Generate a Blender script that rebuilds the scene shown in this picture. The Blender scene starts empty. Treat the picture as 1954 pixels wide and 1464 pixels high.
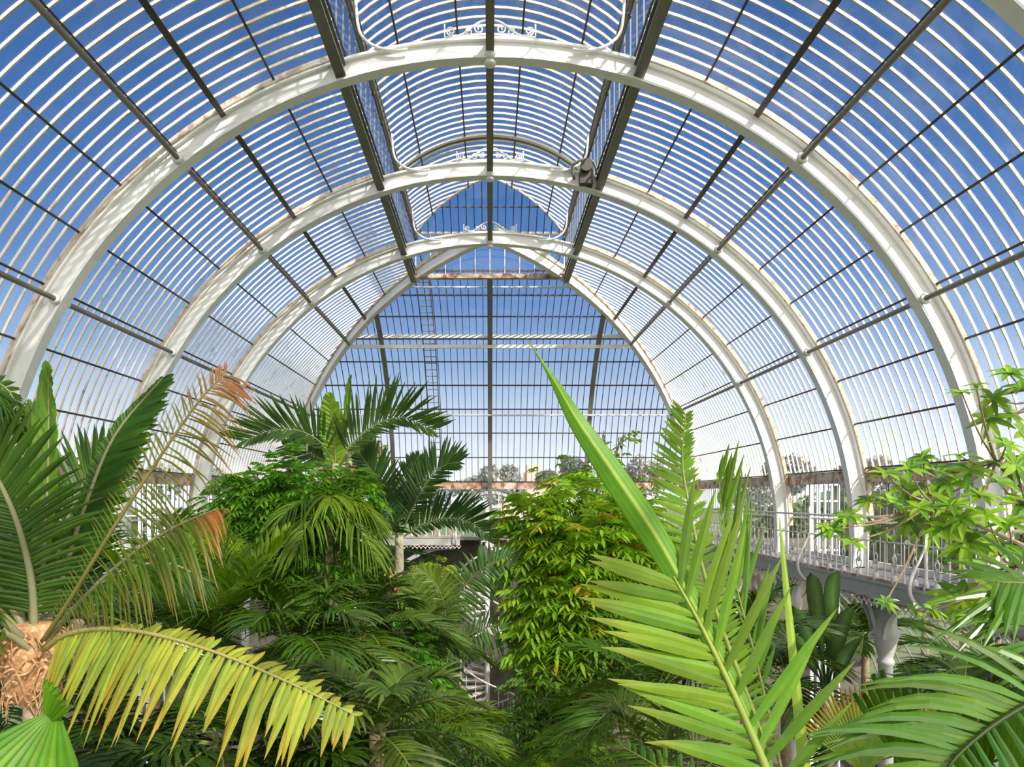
import bpy, math, random
from mathutils import Vector as V, noise
PI = math.pi
sc = bpy.context.scene
COL = sc.collection
E = 10.6                      # eye height above the ground floor (camera stands on the upper gallery)
F = 1250.0; CX = 935.0; CY = 950.0
def P(px, py, d):             # point seen at pixel (px,py) at distance d along the building
    return V(((px-CX)*d/F, d, E+(CY-py)*d/F))
rnd = random.Random(7)

# ------------------------------------------------------------------ materials
def new_mat(name):
    m = bpy.data.materials.new(name); m.use_nodes = True
    nt = m.node_tree; nt.nodes.clear()
    out = nt.nodes.new('ShaderNodeOutputMaterial')
    return m, nt, out
def N(nt, t, **kw):
    n = nt.nodes.new(t)
    for k, v in kw.items(): setattr(n, k, v)
    return n
def noise_fac(nt, scale, lo, hi, detail=6, stretch=None):
    tc = N(nt, 'ShaderNodeTexCoord'); nz = N(nt, 'ShaderNodeTexNoise')
    nz.inputs['Scale'].default_value = scale; nz.inputs['Detail'].default_value = detail
    nz.inputs['Roughness'].default_value = .65
    if stretch:
        mp = N(nt, 'ShaderNodeMapping'); mp.inputs['Scale'].default_value = stretch
        nt.links.new(tc.outputs['Object'], mp.inputs[0]); nt.links.new(mp.outputs[0], nz.inputs['Vector'])
    else: nt.links.new(tc.outputs['Object'], nz.inputs['Vector'])
    mr = N(nt, 'ShaderNodeMapRange'); mr.inputs[1].default_value = lo; mr.inputs[2].default_value = hi
    nt.links.new(nz.outputs['Fac'], mr.inputs[0])
    return mr.outputs[0]
def mixc(nt, fac, a, b):
    m = N(nt, 'ShaderNodeMix', data_type='RGBA')
    if fac is not None: nt.links.new(fac, m.inputs[0])
    for sock, v in ((m.inputs[6], a), (m.inputs[7], b)):
        if isinstance(v, tuple): sock.default_value = (*v, 1) if len(v) == 3 else v
        else: nt.links.new(v, sock)
    return m.outputs[2]
def paint(name, base, dirt, rust, lo, hi, rough=.5, scale=3.0, dscale=1.2):
    m, nt, out = new_mat(name)
    b = N(nt, 'ShaderNodeBsdfPrincipled'); b.inputs['Roughness'].default_value = rough
    c = mixc(nt, noise_fac(nt, dscale, .35, .75), base, dirt)
    c = mixc(nt, noise_fac(nt, scale, lo, hi), c, rust)
    nt.links.new(c, b.inputs['Base Color'])
    bp = N(nt, 'ShaderNodeBump'); bp.inputs['Strength'].default_value = .15
    nt.links.new(noise_fac(nt, 30, .3, .7), bp.inputs['Height']); nt.links.new(bp.outputs[0], b.inputs['Normal'])
    nt.links.new(b.outputs[0], out.inputs[0]); return m
M = {}
M['rib'] = paint('white_painted_iron', (.86,.85,.82), (.74,.72,.68), (.45,.30,.20), .66, .82)
M['ribedge'] = paint('weathered_iron_edge', (.66,.58,.46), (.5,.42,.32), (.30,.14,.06), .5, .68, scale=5)
M['bar'] = paint('painted_glazing_bar', (.86,.80,.69), (.70,.54,.36), (.36,.21,.10), .57, .72, scale=2.2, dscale=.8)
M['purlin'] = paint('dark_iron', (.045,.04,.034), (.10,.085,.06), (.20,.09,.03), .55, .7, scale=8)
M['beam'] = paint('grey_green_beam', (.13,.125,.10), (.22,.21,.17), (.14,.08,.03), .6, .75, scale=6)
M['enddark'] = paint('brown_iron_bar', (.13,.10,.075), (.20,.15,.10), (.26,.12,.05), .5, .65, scale=5)
M['pipe'] = paint('grey_pipe', (.16,.15,.12), (.26,.24,.20), (.2,.11,.05), .62, .8, scale=6)
M['rust'] = paint('rusty_beam', (.72,.62,.50), (.50,.30,.16), (.26,.08,.03), .45, .62, scale=4)
M['rail'] = paint('white_cast_iron', (.82,.78,.74), (.66,.56,.50), (.36,.2,.12), .62, .75, scale=6)
M['fascia'] = paint('grey_fascia', (.50,.50,.48), (.42,.40,.36), (.42,.25,.15), .62, .75, scale=5)
M['slab'] = paint('gallery_floor', (.24,.23,.21), (.16,.15,.14), (.2,.12,.06), .6, .8)
M['stone'] = paint('stone_floor', (.16,.14,.11), (.08,.07,.05), (.06,.05,.03), .5, .7)
M['lawn'] = paint('lawn', (.10,.16,.05), (.14,.18,.07), (.18,.17,.08), .5, .8, rough=.9, scale=.3, dscale=.1)
M['bark'] = paint('palm_bark', (.30,.22,.13), (.18,.13,.08), (.38,.30,.20), .5, .65, rough=.9, scale=14)
M['palebark'] = paint('pale_bark', (.46,.42,.30), (.30,.28,.18), (.2,.14,.08), .5, .7, rough=.8, scale=12)
M['fibre'] = paint('palm_fibre', (.52,.28,.13), (.32,.15,.06), (.66,.42,.22), .5, .62, rough=.95, scale=26, dscale=12)
M['porch'] = paint('cream_arch', (.75,.58,.38), (.60,.45,.30), (.40,.2,.08), .6, .8)
M['brick'] = paint('pink_brick', (.62,.45,.38), (.5,.36,.30), (.3,.2,.15), .5, .8)
M['red'] = paint('red_cloth', (.35,.02,.04), (.25,.02,.03), (.15,.02,.02), .5, .8)
M['farhouse'] = paint('white_frame', (.85,.86,.88), (.75,.76,.8), (.6,.6,.6), .6, .8)

def glass_mat():
    m, nt, out = new_mat('greenhouse_glass')
    tr = N(nt, 'ShaderNodeBsdfTransparent'); tr.inputs[0].default_value = (.96,.98,1,1)
    gl = N(nt, 'ShaderNodeBsdfGlossy'); gl.inputs['Roughness'].default_value = .03
    fr = N(nt, 'ShaderNodeFresnel'); fr.inputs['IOR'].default_value = 1.42
    geo = N(nt, 'ShaderNodeNewGeometry')
    mx = N(nt, 'ShaderNodeMixShader')
    # thin sheet: same fresnel from both faces
    lw = N(nt, 'ShaderNodeLayerWeight'); lw.inputs[0].default_value = .18
    nt.links.new(lw.outputs['Fresnel'], mx.inputs[0])
    ab = N(nt, 'ShaderNodeMath', operation='POWER'); 
    nt.links.new(lw.outputs['Facing'], ab.inputs[0]); ab.inputs[1].default_value = 4.5
    sc_ = N(nt, 'ShaderNodeMath', operation='MULTIPLY_ADD'); nt.links.new(ab.outputs[0], sc_.inputs[0])
    sc_.inputs[1].default_value = .75; sc_.inputs[2].default_value = .05
    nt.links.new(sc_.outputs[0], mx.inputs[0])
    nt.links.new(tr.outputs[0], mx.inputs[1]); nt.links.new(gl.outputs[0], mx.inputs[2])
    # film of dust and lime streaks on the panes
    df = N(nt, 'ShaderNodeBsdfDiffuse'); df.inputs[0].default_value = (.85,.82,.76,1)
    tl = N(nt, 'ShaderNodeBsdfTranslucent'); tl.inputs[0].default_value = (.85,.84,.80,1)
    dd = N(nt, 'ShaderNodeMixShader'); dd.inputs[0].default_value = .5
    nt.links.new(df.outputs[0], dd.inputs[1]); nt.links.new(tl.outputs[0], dd.inputs[2])
    f = noise_fac(nt, 1.6, .42, .80)
    ml = N(nt, 'ShaderNodeMath', operation='MULTIPLY_ADD'); nt.links.new(f, ml.inputs[0]); ml.inputs[1].default_value = .10; ml.inputs[2].default_value = .01
    m2 = N(nt, 'ShaderNodeMixShader'); nt.links.new(ml.outputs[0], m2.inputs[0])
    nt.links.new(mx.outputs[0], m2.inputs[1]); nt.links.new(dd.outputs[0], m2.inputs[2])
    nt.links.new(m2.outputs[0], out.inputs[0]); return m
M['glass'] = glass_mat()

def leaf_mat(name, trans=.42, rough=.42, spec=.32):
    m, nt, out = new_mat(name)
    at = N(nt, 'ShaderNodeAttribute', attribute_name='Col')
    c = mixc(nt, noise_fac(nt, 9, .3, .75), (1,1,1), (.70,.76,.62))
    mul = N(nt, 'ShaderNodeMix', data_type='RGBA', blend_type='MULTIPLY'); mul.inputs[0].default_value = 1
    nt.links.new(at.outputs['Color'], mul.inputs[6]); nt.links.new(c, mul.inputs[7])
    b = N(nt, 'ShaderNodeBsdfPrincipled'); b.inputs['Roughness'].default_value = rough
    b.inputs['Specular IOR Level'].default_value = spec
    nt.links.new(mul.outputs[2], b.inputs['Base Color'])
    tl = N(nt, 'ShaderNodeBsdfTranslucent')
    g = N(nt, 'ShaderNodeMix', data_type='RGBA', blend_type='MULTIPLY'); g.inputs[0].default_value = 1
    nt.links.new(mul.outputs[2], g.inputs[6]); g.inputs[7].default_value = (1.5,1.35,.6,1)
    nt.links.new(g.outputs[2], tl.inputs[0])
    mx = N(nt, 'ShaderNodeMixShader'); mx.inputs[0].default_value = trans
    nt.links.new(b.outputs[0], mx.inputs[1]); nt.links.new(tl.outputs[0], mx.inputs[2])
    nt.links.new(mx.outputs[0], out.inputs[0]); return m
M['leaf'] = leaf_mat('leaf')
M['leafg'] = leaf_mat('glossy_leaf', .32, .27, .6)
M['far'] = leaf_mat('distant_leaf', .2, .9, .1)

# ------------------------------------------------------------------ mesh builder
class MB:
    def __init__(s): s.v = []; s.f = []; s.c = []
    def vert(s, p, c=(1,1,1)): s.v.append(tuple(p)); s.c.append((c[0],c[1],c[2],1)); return len(s.v)-1
    def quad(s, a, b, c, d): s.f.append((a,b,c,d))
    def box(s, lo, hi, c=(1,1,1)):
        i = len(s.v)
        for z in (lo[2],hi[2]):
            for x, y in ((lo[0],lo[1]),(hi[0],lo[1]),(hi[0],hi[1]),(lo[0],hi[1])): s.vert((x,y,z), c)
        for q in ((3,2,1,0),(4,5,6,7),(0,1,5,4),(1,2,6,5),(2,3,7,6),(3,0,4,7)): s.f.append(tuple(i+k for k in q))
    def sweep(s, pts, A, B, prof, closed_caps=True):
        """prof: list of (a,b) offsets; A,B: per point axes or single axes"""
        n = len(prof); base = len(s.v)
        for k, p in enumerate(pts):
            a = A[k] if isinstance(A, list) else A; b = B[k] if isinstance(B, list) else B
            for (u, w) in prof: s.vert(p + a*u + b*w)
        for k in range(len(pts)-1):
            for j in range(n):
                j2 = (j+1) % n
                s.f.append((base+k*n+j, base+k*n+j2, base+(k+1)*n+j2, base+(k+1)*n+j))
        if closed_caps and n > 2:
            s.f.append(tuple(base+j for j in range(n))[::-1]); e = base+(len(pts)-1)*n
            s.f.append(tuple(e+j for j in range(n)))
    def tube(s, pts, r, n=8, c=(1,1,1)):
        pts = [V(p) for p in pts]; base = len(s.v); up = V((0,0,1)); prev = None
        for k, p in enumerate(pts):
            t = (pts[min(k+1,len(pts)-1)] - pts[max(k-1,0)])
            t = t.normalized() if t.length > 1e-9 else V((0,0,1))
            if prev is None:
                a = t.cross(up) if abs(t.dot(up)) < .95 else t.cross(V((1,0,0)))
            else: a = prev - t*prev.dot(t)
            a.normalize(); prev = a; b = t.cross(a)
            rr = r[k] if isinstance(r, (list,tuple)) else r
            for j in range(n):
                q = 2*PI*j/n; s.vert(p + a*(math.cos(q)*rr) + b*(math.sin(q)*rr), c)
        for k in range(len(pts)-1):
            for j in range(n):
                j2 = (j+1)%n; s.f.append((base+k*n+j, base+k*n+j2, base+(k+1)*n+j2, base+(k+1)*n+j))
        s.f.append(tuple(base+j for j in range(n))[::-1]); e = base+(len(pts)-1)*n
        s.f.append(tuple(e+j for j in range(n)))
    def lathe(s, c, prof, n=12):
        base = len(s.v)
        for (r, z) in prof:
            for j in range(n):
                q = 2*PI*j/n; s.vert((c[0]+r*math.cos(q), c[1]+r*math.sin(q), c[2]+z))
        for k in range(len(prof)-1):
            for j in range(n):
                j2=(j+1)%n; s.f.append((base+k*n+j, base+k*n+j2, base+(k+1)*n+j2, base+(k+1)*n+j))
        s.f.append(tuple(base+j for j in range(n))[::-1]); e = base+(len(prof)-1)*n
        s.f.append(tuple(e+j for j in range(n)))
    def build(s, name, mat, parent=None, smooth=False, color=False):
        me = bpy.data.meshes.new(name); me.from_pydata(s.v, [], s.f); me.validate()
        if color:
            ca = me.color_attributes.new('Col', 'FLOAT_COLOR', 'POINT')
            if len(ca.data) == len(s.c): ca.data.foreach_set('color', [x for c in s.c for x in c])
        if smooth: me.polygons.foreach_set('use_smooth', [True]*len(me.polygons))
        me.materials.append(M[mat]); me.update()
        o = bpy.data.objects.new(name, me); COL.objects.link(o)
        if parent is not None:
            o.parent = parent; loc = parent_loc(parent)
            if loc.length > 0: o.location = -loc
        return o
def parent_loc(o):
    l = V((0,0,0))
    while o is not None: l += o.location; o = o.parent
    return l
def tag(o, label, cat=None, group=None, kind=None):
    o['label'] = label
    if cat: o['category'] = cat
    if group: o['group'] = group
    if kind: o['kind'] = kind
    return o
def empty(name, loc=(0,0,0)):
    o = bpy.data.objects.new(name, None); COL.objects.link(o); o.location = loc; o.empty_display_size = .2; return o
def thing(name, label, cat, loc=(0,0,0), group=None, kind=None):
    return tag(empty(name, loc), label, cat, group, kind)
def cat(pts, n):
    """Catmull-Rom through pts"""
    pts = [V(p) for p in pts]; q = [pts[0]*2-pts[1]] + pts + [pts[-1]*2-pts[-2]]; out = []
    m = len(pts)-1
    for i in range(n+1):
        t = i/n*m; k = min(int(t), m-1); u = t-k
        a, b, c, d = q[k], q[k+1], q[k+2], q[k+3]
        out.append(.5*((2*b)+(c-a)*u+(2*a-5*b+4*c-d)*u*u+(3*b-a-3*c+d)*u**3))
    return out

# ------------------------------------------------------------------ vault geometry
R = 8.35; ZC = E-.9; BAY = 3.8
Y0 = 10.44-BAY*5          # -8.56, behind the camera
YC = 18.04                # the last full rib, where the hipped end starts
RIBS = [Y0+BAY*k for k in range(8)]      # ... 2.84, 6.64, 10.44, 14.24, 18.04
TH = [16.2, 24.5, 31.3, 38.2, 45.0, 51.9, 58.8, 65.6, 72.5, 79.3]
X = V((1,0,0)); Y = V((0,1,0)); Z = V((0,0,1))
def rad(d): return math.radians(d)
def arc(s, y, r, a0, a1, n):     # side arc; s=+1 right
    out = []; B = []
    for i in range(n+1):
        a = rad(a0+(a1-a0)*i/n); d = V((s*math.sin(a), 0, math.cos(a)))
        out.append(V((0,y,ZC))+d*r); B.append(d)
    return out, B
def rect(a0, a1, b0, b1): return [(a0,b0),(a1,b0),(a1,b1),(a0,b1)]
ordn = {2.84:'nearest', 6.64:'second', 10.44:'third', 14.24:'fourth', 18.04:'fifth'}

# --- arched ribs across the whole vault
def full_rib(y, label):
    root = thing('arched_rib', label, 'arched rib', (0,y,0), 'white arched iron ribs')
    pts = []; B = []
    pts.append(V((-8.0,y,E-1.5))); B.append(V((-1,0,0)))
    n = 64
    for i in range(n+1):
        a = rad(-95+190*i/n); 
        d = V((math.sin(a),0,math.cos(a))); pts.append(V((0,y,ZC))+d*8.0); B.append(d)
    pts.append(V((8.0,y,E-1.5))); B.append(V((1,0,0)))
    f = MB(); f.sweep(pts, Y, B, rect(-.10,.10,-.14,-.105)); f.sweep(pts, Y, B, rect(-.03,.03,-.105,.0)); f.build('inner_flange','rib',root)
    f = MB(); f.sweep(pts, Y, B, rect(-.02,.02,0,.16)); f.build('web','rib',root)
    f = MB(); f.sweep(pts, Y, B, rect(-.085,.085,.16,.20)); f.build('outer_flange','rib',root)
    f = MB()
    for sl in (slice(3,28),slice(39,64)): f.sweep(pts[sl], Y, B[sl], rect(-.10,.10,.20,.22)); f.sweep(pts[sl], Y, B[sl], rect(-.03,.03,.22,.34))
    f.build('edge_strip','ribedge',root)
    # collars where the tie pipes pass
    for a in (38.2, 59.5):
        for s in (-1,1):
            c = V((0,y,ZC))+V((s*math.sin(rad(a)),0,math.cos(rad(a))))*7.95
            m = MB(); m.tube([c-Y*.16,c-Y*.13,c-Y*.12,c+Y*.12,c+Y*.13,c+Y*.16],[.055,.095,.07,.07,.095,.055],12); m.build('collar','rib',root,True)
    return root
def spiral(c, r0, r1, a0, a1, y, n=26):
    return [V((c[0]+(r0+(r1-r0)*i/n)*math.cos(a0+(a1-a0)*i/n), y, c[1]+(r0+(r1-r0)*i/n)*math.sin(a0+(a1-a0)*i/n))) for i in range(n+1)]
def rib_ornament(root, y):
    zt = ZC+8.21; y = y-.06
    for s in (-1,1):
        m = MB()
        m.tube(spiral((s*.62, zt+.085), .075, .012, -PI/2, -PI/2+s*3.3*PI, y), .013, 6)
        m.tube(cat([(s*.62,y,zt+.01),(s*.47,y,zt+.02),(s*.32,y,zt+.12),(s*.18,y,zt+.22),(s*.05,y,zt+.26)],14), .017, 6)
        m.tube(spiral((s*.17, zt+.12), .085, .014, PI/2, PI/2-s*2.8*PI, y), .013, 6)
        m.tube(spiral((s*.33, zt+.075), .065, .012, PI/2, PI/2-s*2.6*PI, y), .012, 6)
        m.tube([(s*.05,y,zt+.0),(s*.72,y,zt-.01)], .012, 6)
        m.tube([(s*.72,y,zt-.03),(s*.72,y,zt+.19)], .013, 6)
        m.build('scroll_ornament','rib',root,True)
        m = MB(); z0 = ZC+8.0
        m.tube(cat([(s*1.3,y-.04,z0-.02),(s*1.46,y-.04,z0-.04),(s*1.75,y-.04,z0+.0),(s*1.98,y-.04,z0+.14),(s*2.08,y-.04,z0+.34),(s*2.12,y-.04,z0+.75)],18), .024, 8)
        m.build('curved_bracket','rib',root,True)
    y += .06; z0 = ZC+8.0
    m = MB(); m.tube([V((0,y-.16,z0-.06)),V((0,y-.13,z0-.06)),V((0,y+.13,z0-.06)),V((0,y+.16,z0-.06))],[.05,.10,.10,.05],14)
    m.lathe((0,y,z0-.18),[(.03,-.05),(.09,-.02),(.10,0),(.08,.04),(.05,.1)],14); m.build('centre_boss','rib',root,True)
ribtxt = {-5:'white arched rib behind the camera, the farthest back',-4:'white arched rib behind the camera, next to last',
  -3:'white arched rib just behind the camera', -2:'white arched rib directly above the camera',
  -1:'white arched iron rib cut by the top right corner of the view', 0:'biggest complete white arch, with scrolls at its crown near the top edge',
  1:'white arch second in depth, with small scrolls over its crown', 2:'farthest full white arch, where the diagonal hip ribs begin'}
for k, y in enumerate(RIBS):
    i = k-5
    if i < -3: continue
    r_ = full_rib(y, ribtxt[i])
    rib_ornament(r_, y)

# --- diagonal hip ribs of the end
GT = ['left','right']
for gi, s in enumerate((-1,1)):
    root = thing('hip_rib', f'pale diagonal hip rib curving down the {GT[gi]} of the glazed end', 'hip rib')
    pts = []; B = []
    for i in range(41):
        a = rad(1+93*i/40); q = 8.12*math.sin(a)
        pts.append(V((s*q, YC+q, ZC+8.12*math.cos(a)))); B.append(V((s*math.sin(a)*.7071, math.sin(a)*.7071, math.cos(a))).normalized())
    pts.append(V((s*8.1,YC+8.1,E-1.5))); B.append(V((s*.7071,.7071,0)))
    A = V((s*.7071,-.7071,0))
    f = MB(); f.sweep(pts, A, B, rect(-.09,.09,-.16,-.12)); f.sweep(pts, A, B, rect(-.02,.02,-.12,.16)); f.build('flange','rib',root)
    f = MB(); f.sweep(pts, A, B, rect(-.06,.06,.16,.28)); f.build('edge_strip','ribedge',root)

# --- three ribs down the end
for x, nm in ((-3.8,'left'),(0,'centre'),(3.8,'right')):
    root = thing('end_rib', f'slim upright rib on the {nm} of the glazed end', 'end rib', group='upright ribs of the glazed end')
    a0 = 16.0 if x == 0 else math.degrees(math.asin(3.8/8.15))+.5
    pts=[];B=[]
    for i in range(31):
        a = rad(a0+(94-a0)*i/30); d = V((0,math.sin(a),math.cos(a))); pts.append(V((x,YC,ZC))+d*8.1); B.append(d)
    pts.append(V((x,YC+8.1,E-1.5))); B.append(Y)
    f = MB(); f.sweep(pts, X, B, rect(-.085,.085,-.12,-.09)); f.build('flange','pipe' if 1 else 'rib',root)
    f = MB(); f.sweep(pts, X, B, rect(-.018,.018,-.09,.2)); f.build('web','pipe',root)

# --- long members
def long_bar(name, label, cat_, mats, fn, group=None):
    root = thing(name, label, cat_, group=group); fn(root); return root
ZB = ZC+8.0*math.cos(rad(16.2))
for s, sd in ((-1,'left'),(1,'right')):
    def f(root, s=s):
        m = MB(); x = s*2.36
        m.box((x-.085, Y0, ZB-.12),(x+.085, 20.3, ZB-.09)); m.box((x-.06, Y0, ZB-.09),(x-.045, 20.3, ZB-.06)); m.box((x+.045, Y0, ZB-.09),(x+.06, 20.3, ZB-.06)); m.box((x-.07, Y0, ZB+.10),(x+.07, 20.3, ZB+.12)); m.build('flange','beam',root)
        m = MB(); m.box((x-.03, Y0, ZB-.09),(x+.03, 20.3, ZB+.10)); m.build('web','beam',root)
    long_bar('long_beam', f'heavy dark beam running lengthwise along the {sd} side of the roof lantern', 'beam', None, f, 'long beams beside the lantern')
    def f(root, s=s):
        x = s*2.25; z0 = E+8.18
        m = MB(); m.box((x-.02,Y0,z0),(x+.02,20.3,z0+.03)); m.box((x-.02,Y0,z0-.2),(x+.02,20.3,z0-.17)); m.build('chord','beam',root)
        m = MB(); y = Y0; k = 0
        while y < 20.2:
            m.tube([(x,y,z0-.18),(x,y+.12,z0+.01)],.012,4); m.tube([(x,y+.12,z0+.01),(x,y+.24,z0-.18)],.012,4); y += .24
        m.build('lattice','beam',root)
    long_bar('lattice_girder', f'lattice girder under the {sd} eave of the roof lantern', 'girder', None, f, 'lattice girders of the lantern')
    def f(root, s=s):
        m = MB(); m.tube([(s*2.1,Y0,E+7.28),(s*2.1,20.2,E+7.28)],.022,6)
        m.build('rod','purlin',root)
        m = MB(); y = Y0+.4
        while y < 20:
            m.tube([(s*2.1,y,E+7.28),(s*2.26,y,E+7.55)],.012,5); m.box((s*2.1-.03,y-.03,E+7.25),(s*2.1+.03,y+.03,E+7.31)); y += .95
        m.build('lever','purlin',root)
    long_bar('vent_rod', f'thin dark vent control rod beside the {sd} lantern beam', 'rod', None, f, 'vent rods')
    for a, nm in ((38.2,'upper'),(59.5,'lower')):
        c = V((s*math.sin(rad(a)),0,math.cos(rad(a))))*7.95+V((0,0,ZC))
        m = MB(); m.tube([c+Y*Y0, c+Y*(YC+abs(c.x)-.1)], .043, 10)
        tag(m.build('tie_pipe','pipe',None,True), f'{nm} grey tie pipe threaded through the ribs on the {sd} side','pipe',group='grey tie pipes')
    # lattice purlin above the upper pipe
    a = rad(38.2); d = V((s*math.sin(a),0,math.cos(a))); t = V((s*math.cos(a),0,-math.sin(a)))
    root = thing('lattice_purlin', f'lattice purlin above the upper tie pipe on the {sd} side', 'purlin', group='lattice purlins')
    y1 = YC+8.25*math.sin(a)
    m = MB()
    for r in (8.12, 8.27):
        for o in (-.045,.045):
            c = V((0,0,ZC))+d*r+t*o; m.tube([c+Y*Y0,c+Y*y1],.013,4)
    m.build('chord','purlin',root); m = MB(); y = Y0
    while y < y1-.25:
        for o in (-.045,.045):
            c0 = V((0,y,ZC))+d*8.12+t*o; c1 = V((0,y+.12,ZC))+d*8.27+t*o; c2 = c0+Y*.24
            m.tube([c0,c1,c2],.008,4)
        c = V((0,y,ZC))+d*8.12; m.tube([c-t*.045,c+t*.045],.01,4)
        y += .2375
    m.build('lattice','purlin',root)
    # thick dark purlin
    a = rad(31.3); d = V((s*math.sin(a),0,math.cos(a))); t = V((s*math.cos(a),0,-math.sin(a)))
    m = MB(); c = V((0,0,ZC))+d*8.2; y1 = YC+8.2*math.sin(a)
    m.sweep([c+Y*Y0, c+Y*y1], t, d, rect(-.045,.045,-.05,.08))
    tag(m.build('dark_purlin','purlin'), f'thick black iron purlin along the {sd} slope between rib crown and tie pipe','purlin',group='thick black purlins')
# ridge member
root = thing('ridge_beam','dark ridge beam running overhead down the middle of the vault','beam')
m = MB(); zr = ZC+8.02
m.box((-.065,Y0,zr-.1),(.065,YC,zr-.07)); m.box((-.05,Y0,zr+.1),(.05,YC,zr+.13)); m.build('flange','beam',root)
m = MB(); m.box((-.02,Y0,zr-.07),(.02,YC,zr+.1)); m.build('web','beam',root)
# connecting post ridge -> lantern is a rod at each rib
# rusty beam at the head of the glazed end + white pipe
m = MB(); m.box((-2.45,20.15,ZB-.02),(2.45,20.33,ZB+.12))
tag(m.build('cross_beam','rust'),'rusty cream beam lying across the top of the glazed end','beam')
for a, r, mat_, nm in ((19.5,8.02,'rib','thin white pipe just under the rusty beam'),(37.2,8.25,'rib','broad white rail across the upper third of the glazed end'),(38.6,7.95,'rail','pale pipe just below the broad white rail of the glazed end'),(59.5,7.95,'rail','pale pipe across the lower half of the glazed end')):
    yy = YC+r*math.sin(rad(a)); zz = ZC+r*math.cos(rad(a)); xx = r*math.sin(rad(a))-.05
    m = MB()
    if 'broad' in nm: m.box((-xx,yy-.02,zz-.06),(xx,yy+.04,zz+.06))
    else: m.tube([(-xx,yy,zz),(xx,yy,zz)], .036, 8)
    tag(m.build('end_pipe',mat_), nm, 'pipe')

# --- glazed bays
def arcs_bars(s, ys, a0f, a1, n=22, a0=None):
    m = MB()
    for y in ys:
        st = a0f(y)
        if st >= a1-1: continue
        nn = max(3, int(n*(a1-st)/(a1-16)))
        pts, B = arc(s, y, R, st, a1, nn)
        m.sweep(pts, Y, B, rect(-.011,.011,-.028,.01), False)
    return m
def side_window(s, ya, yb, k, label):
    root = thing(f'window_{k}', label, 'glazed roof bay', kind='structure')
    hip = ya >= YC-.01
    ys = []; y = ya+.2375
    while y < yb-.1: ys.append(y); y += .2375
    def st(y): 
        return 16.2 if not hip else max(16.2, math.degrees(math.asin(min(1,(y-YC)/R)))+.3)
    arcs_bars(s, ys, st, 79.3).build('glazing_bars','bar',root)
    m = MB()
    for a in TH:
        y2 = yb if not hip else YC+R*math.sin(rad(a))
        if a in (31.3,): w = .02
        else: w = .018
        d = V((s*math.sin(rad(a)),0,math.cos(rad(a)))); t = V((s*math.cos(rad(a)),0,-math.sin(rad(a))))
        c = V((0,0,ZC))+d*R
        m.sweep([c+Y*ya, c+Y*y2], t, d, rect(-w,w,-.06,-.028))
    m.build('crossbars','purlin',root)
    m = MB()
    na = 24
    if not hip:
        for i in range(na+1):
            a = rad(16.2+(79.3-16.2)*i/na); d = V((s*math.sin(a),0,math.cos(a)))*(R)
            m.vert((d.x,ya,ZC+d.z)); m.vert((d.x,yb,ZC+d.z))
    else:
        for i in range(na+1):
            a = rad(16.2+(79.3-16.2)*i/na); d = V((s*math.sin(a),0,math.cos(a)))*(R)
            m.vert((d.x,ya,ZC+d.z)); m.vert((d.x,YC+abs(d.x),ZC+d.z))
    for i in range(na): m.f.append((2*i,2*i+1,2*i+3,2*i+2))
    m.build('glass','glass',root)
wk = 1
btxt = {-3:'starting behind the camera',-2:'directly beside the camera',-1:'in front of the camera, cut by the picture edge',
        0:'between the biggest complete arch and the arch cut by the top corner',1:'between the first and second complete arches',2:'between the second and the farthest arch'}
for k in range(3,7):
    ya, yb = RIBS[k], RIBS[k+1]; i = k-4
    for s, sd in ((-1,'left'),(1,'right')):
        side_window(s, ya, yb, wk, f'curved glazed bay on the {sd}, '+{-1:'cut off above the camera',0:'nearest the viewer, reaching the picture edge',1:'between the first and second complete arches',2:'between the second and farthest complete arches'}[i]); wk += 1
for k in range(1,3):
    ya, yb = RIBS[k], RIBS[k+1]
    for s, sd in ((-1,'left'),(1,'right')):
        side_window(s, ya, yb, wk, f'curved glazed bay on the {sd} behind the camera, '+('far' if k==1 else 'near')); wk += 1
for s, sd in ((-1,'left'),(1,'right')):
    side_window(s, YC, YC+R, wk, f'tapering curved bay on the {sd} beside the hipped end'); wk += 1
# end wall glazing
root = thing(f'window_{wk}','tall curved glass end wall of upright panes facing the viewer','glazed end wall',kind='structure'); wk += 1
m = MB(); x = -8.075
while x < 8.2:
    st = max(16.2, math.degrees(math.asin(min(1,abs(x)/R)))+.3)
    if st < 78:
        pts=[];B=[]; nn=max(3,int(22*(79.3-st)/63))
        for i in range(nn+1):
            a = rad(st+(79.3-st)*i/nn); d = V((0,math.sin(a),math.cos(a))); pts.append(V((x,YC,ZC))+d*R); B.append(d)
        m.sweep(pts, X, B, rect(-.011,.011,-.035,.01), False)
    x += .2375
m.build('glazing_bars','enddark',root)
m = MB()
for a in TH:
    d = V((0,math.sin(rad(a)),math.cos(rad(a)))); t = V((0,math.cos(rad(a)),-math.sin(rad(a)))); xx = R*math.sin(rad(a))
    c = V((0,YC,ZC))+d*R; m.sweep([c-X*xx, c+X*xx], t, d, rect(-.017,.017,-.08,-.04))
m.build('crossbars','purlin',root)
m = MB()
for i in range(25):
    a = rad(16.2+63.1*i/24); q = R*math.sin(a); m.vert((-q,YC+q,ZC+R*math.cos(a))); m.vert((q,YC+q,ZC+R*math.cos(a)))
for i in range(24): m.f.append((2*i,2*i+1,2*i+3,2*i+2))
m.build('glass','glass',root)

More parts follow.
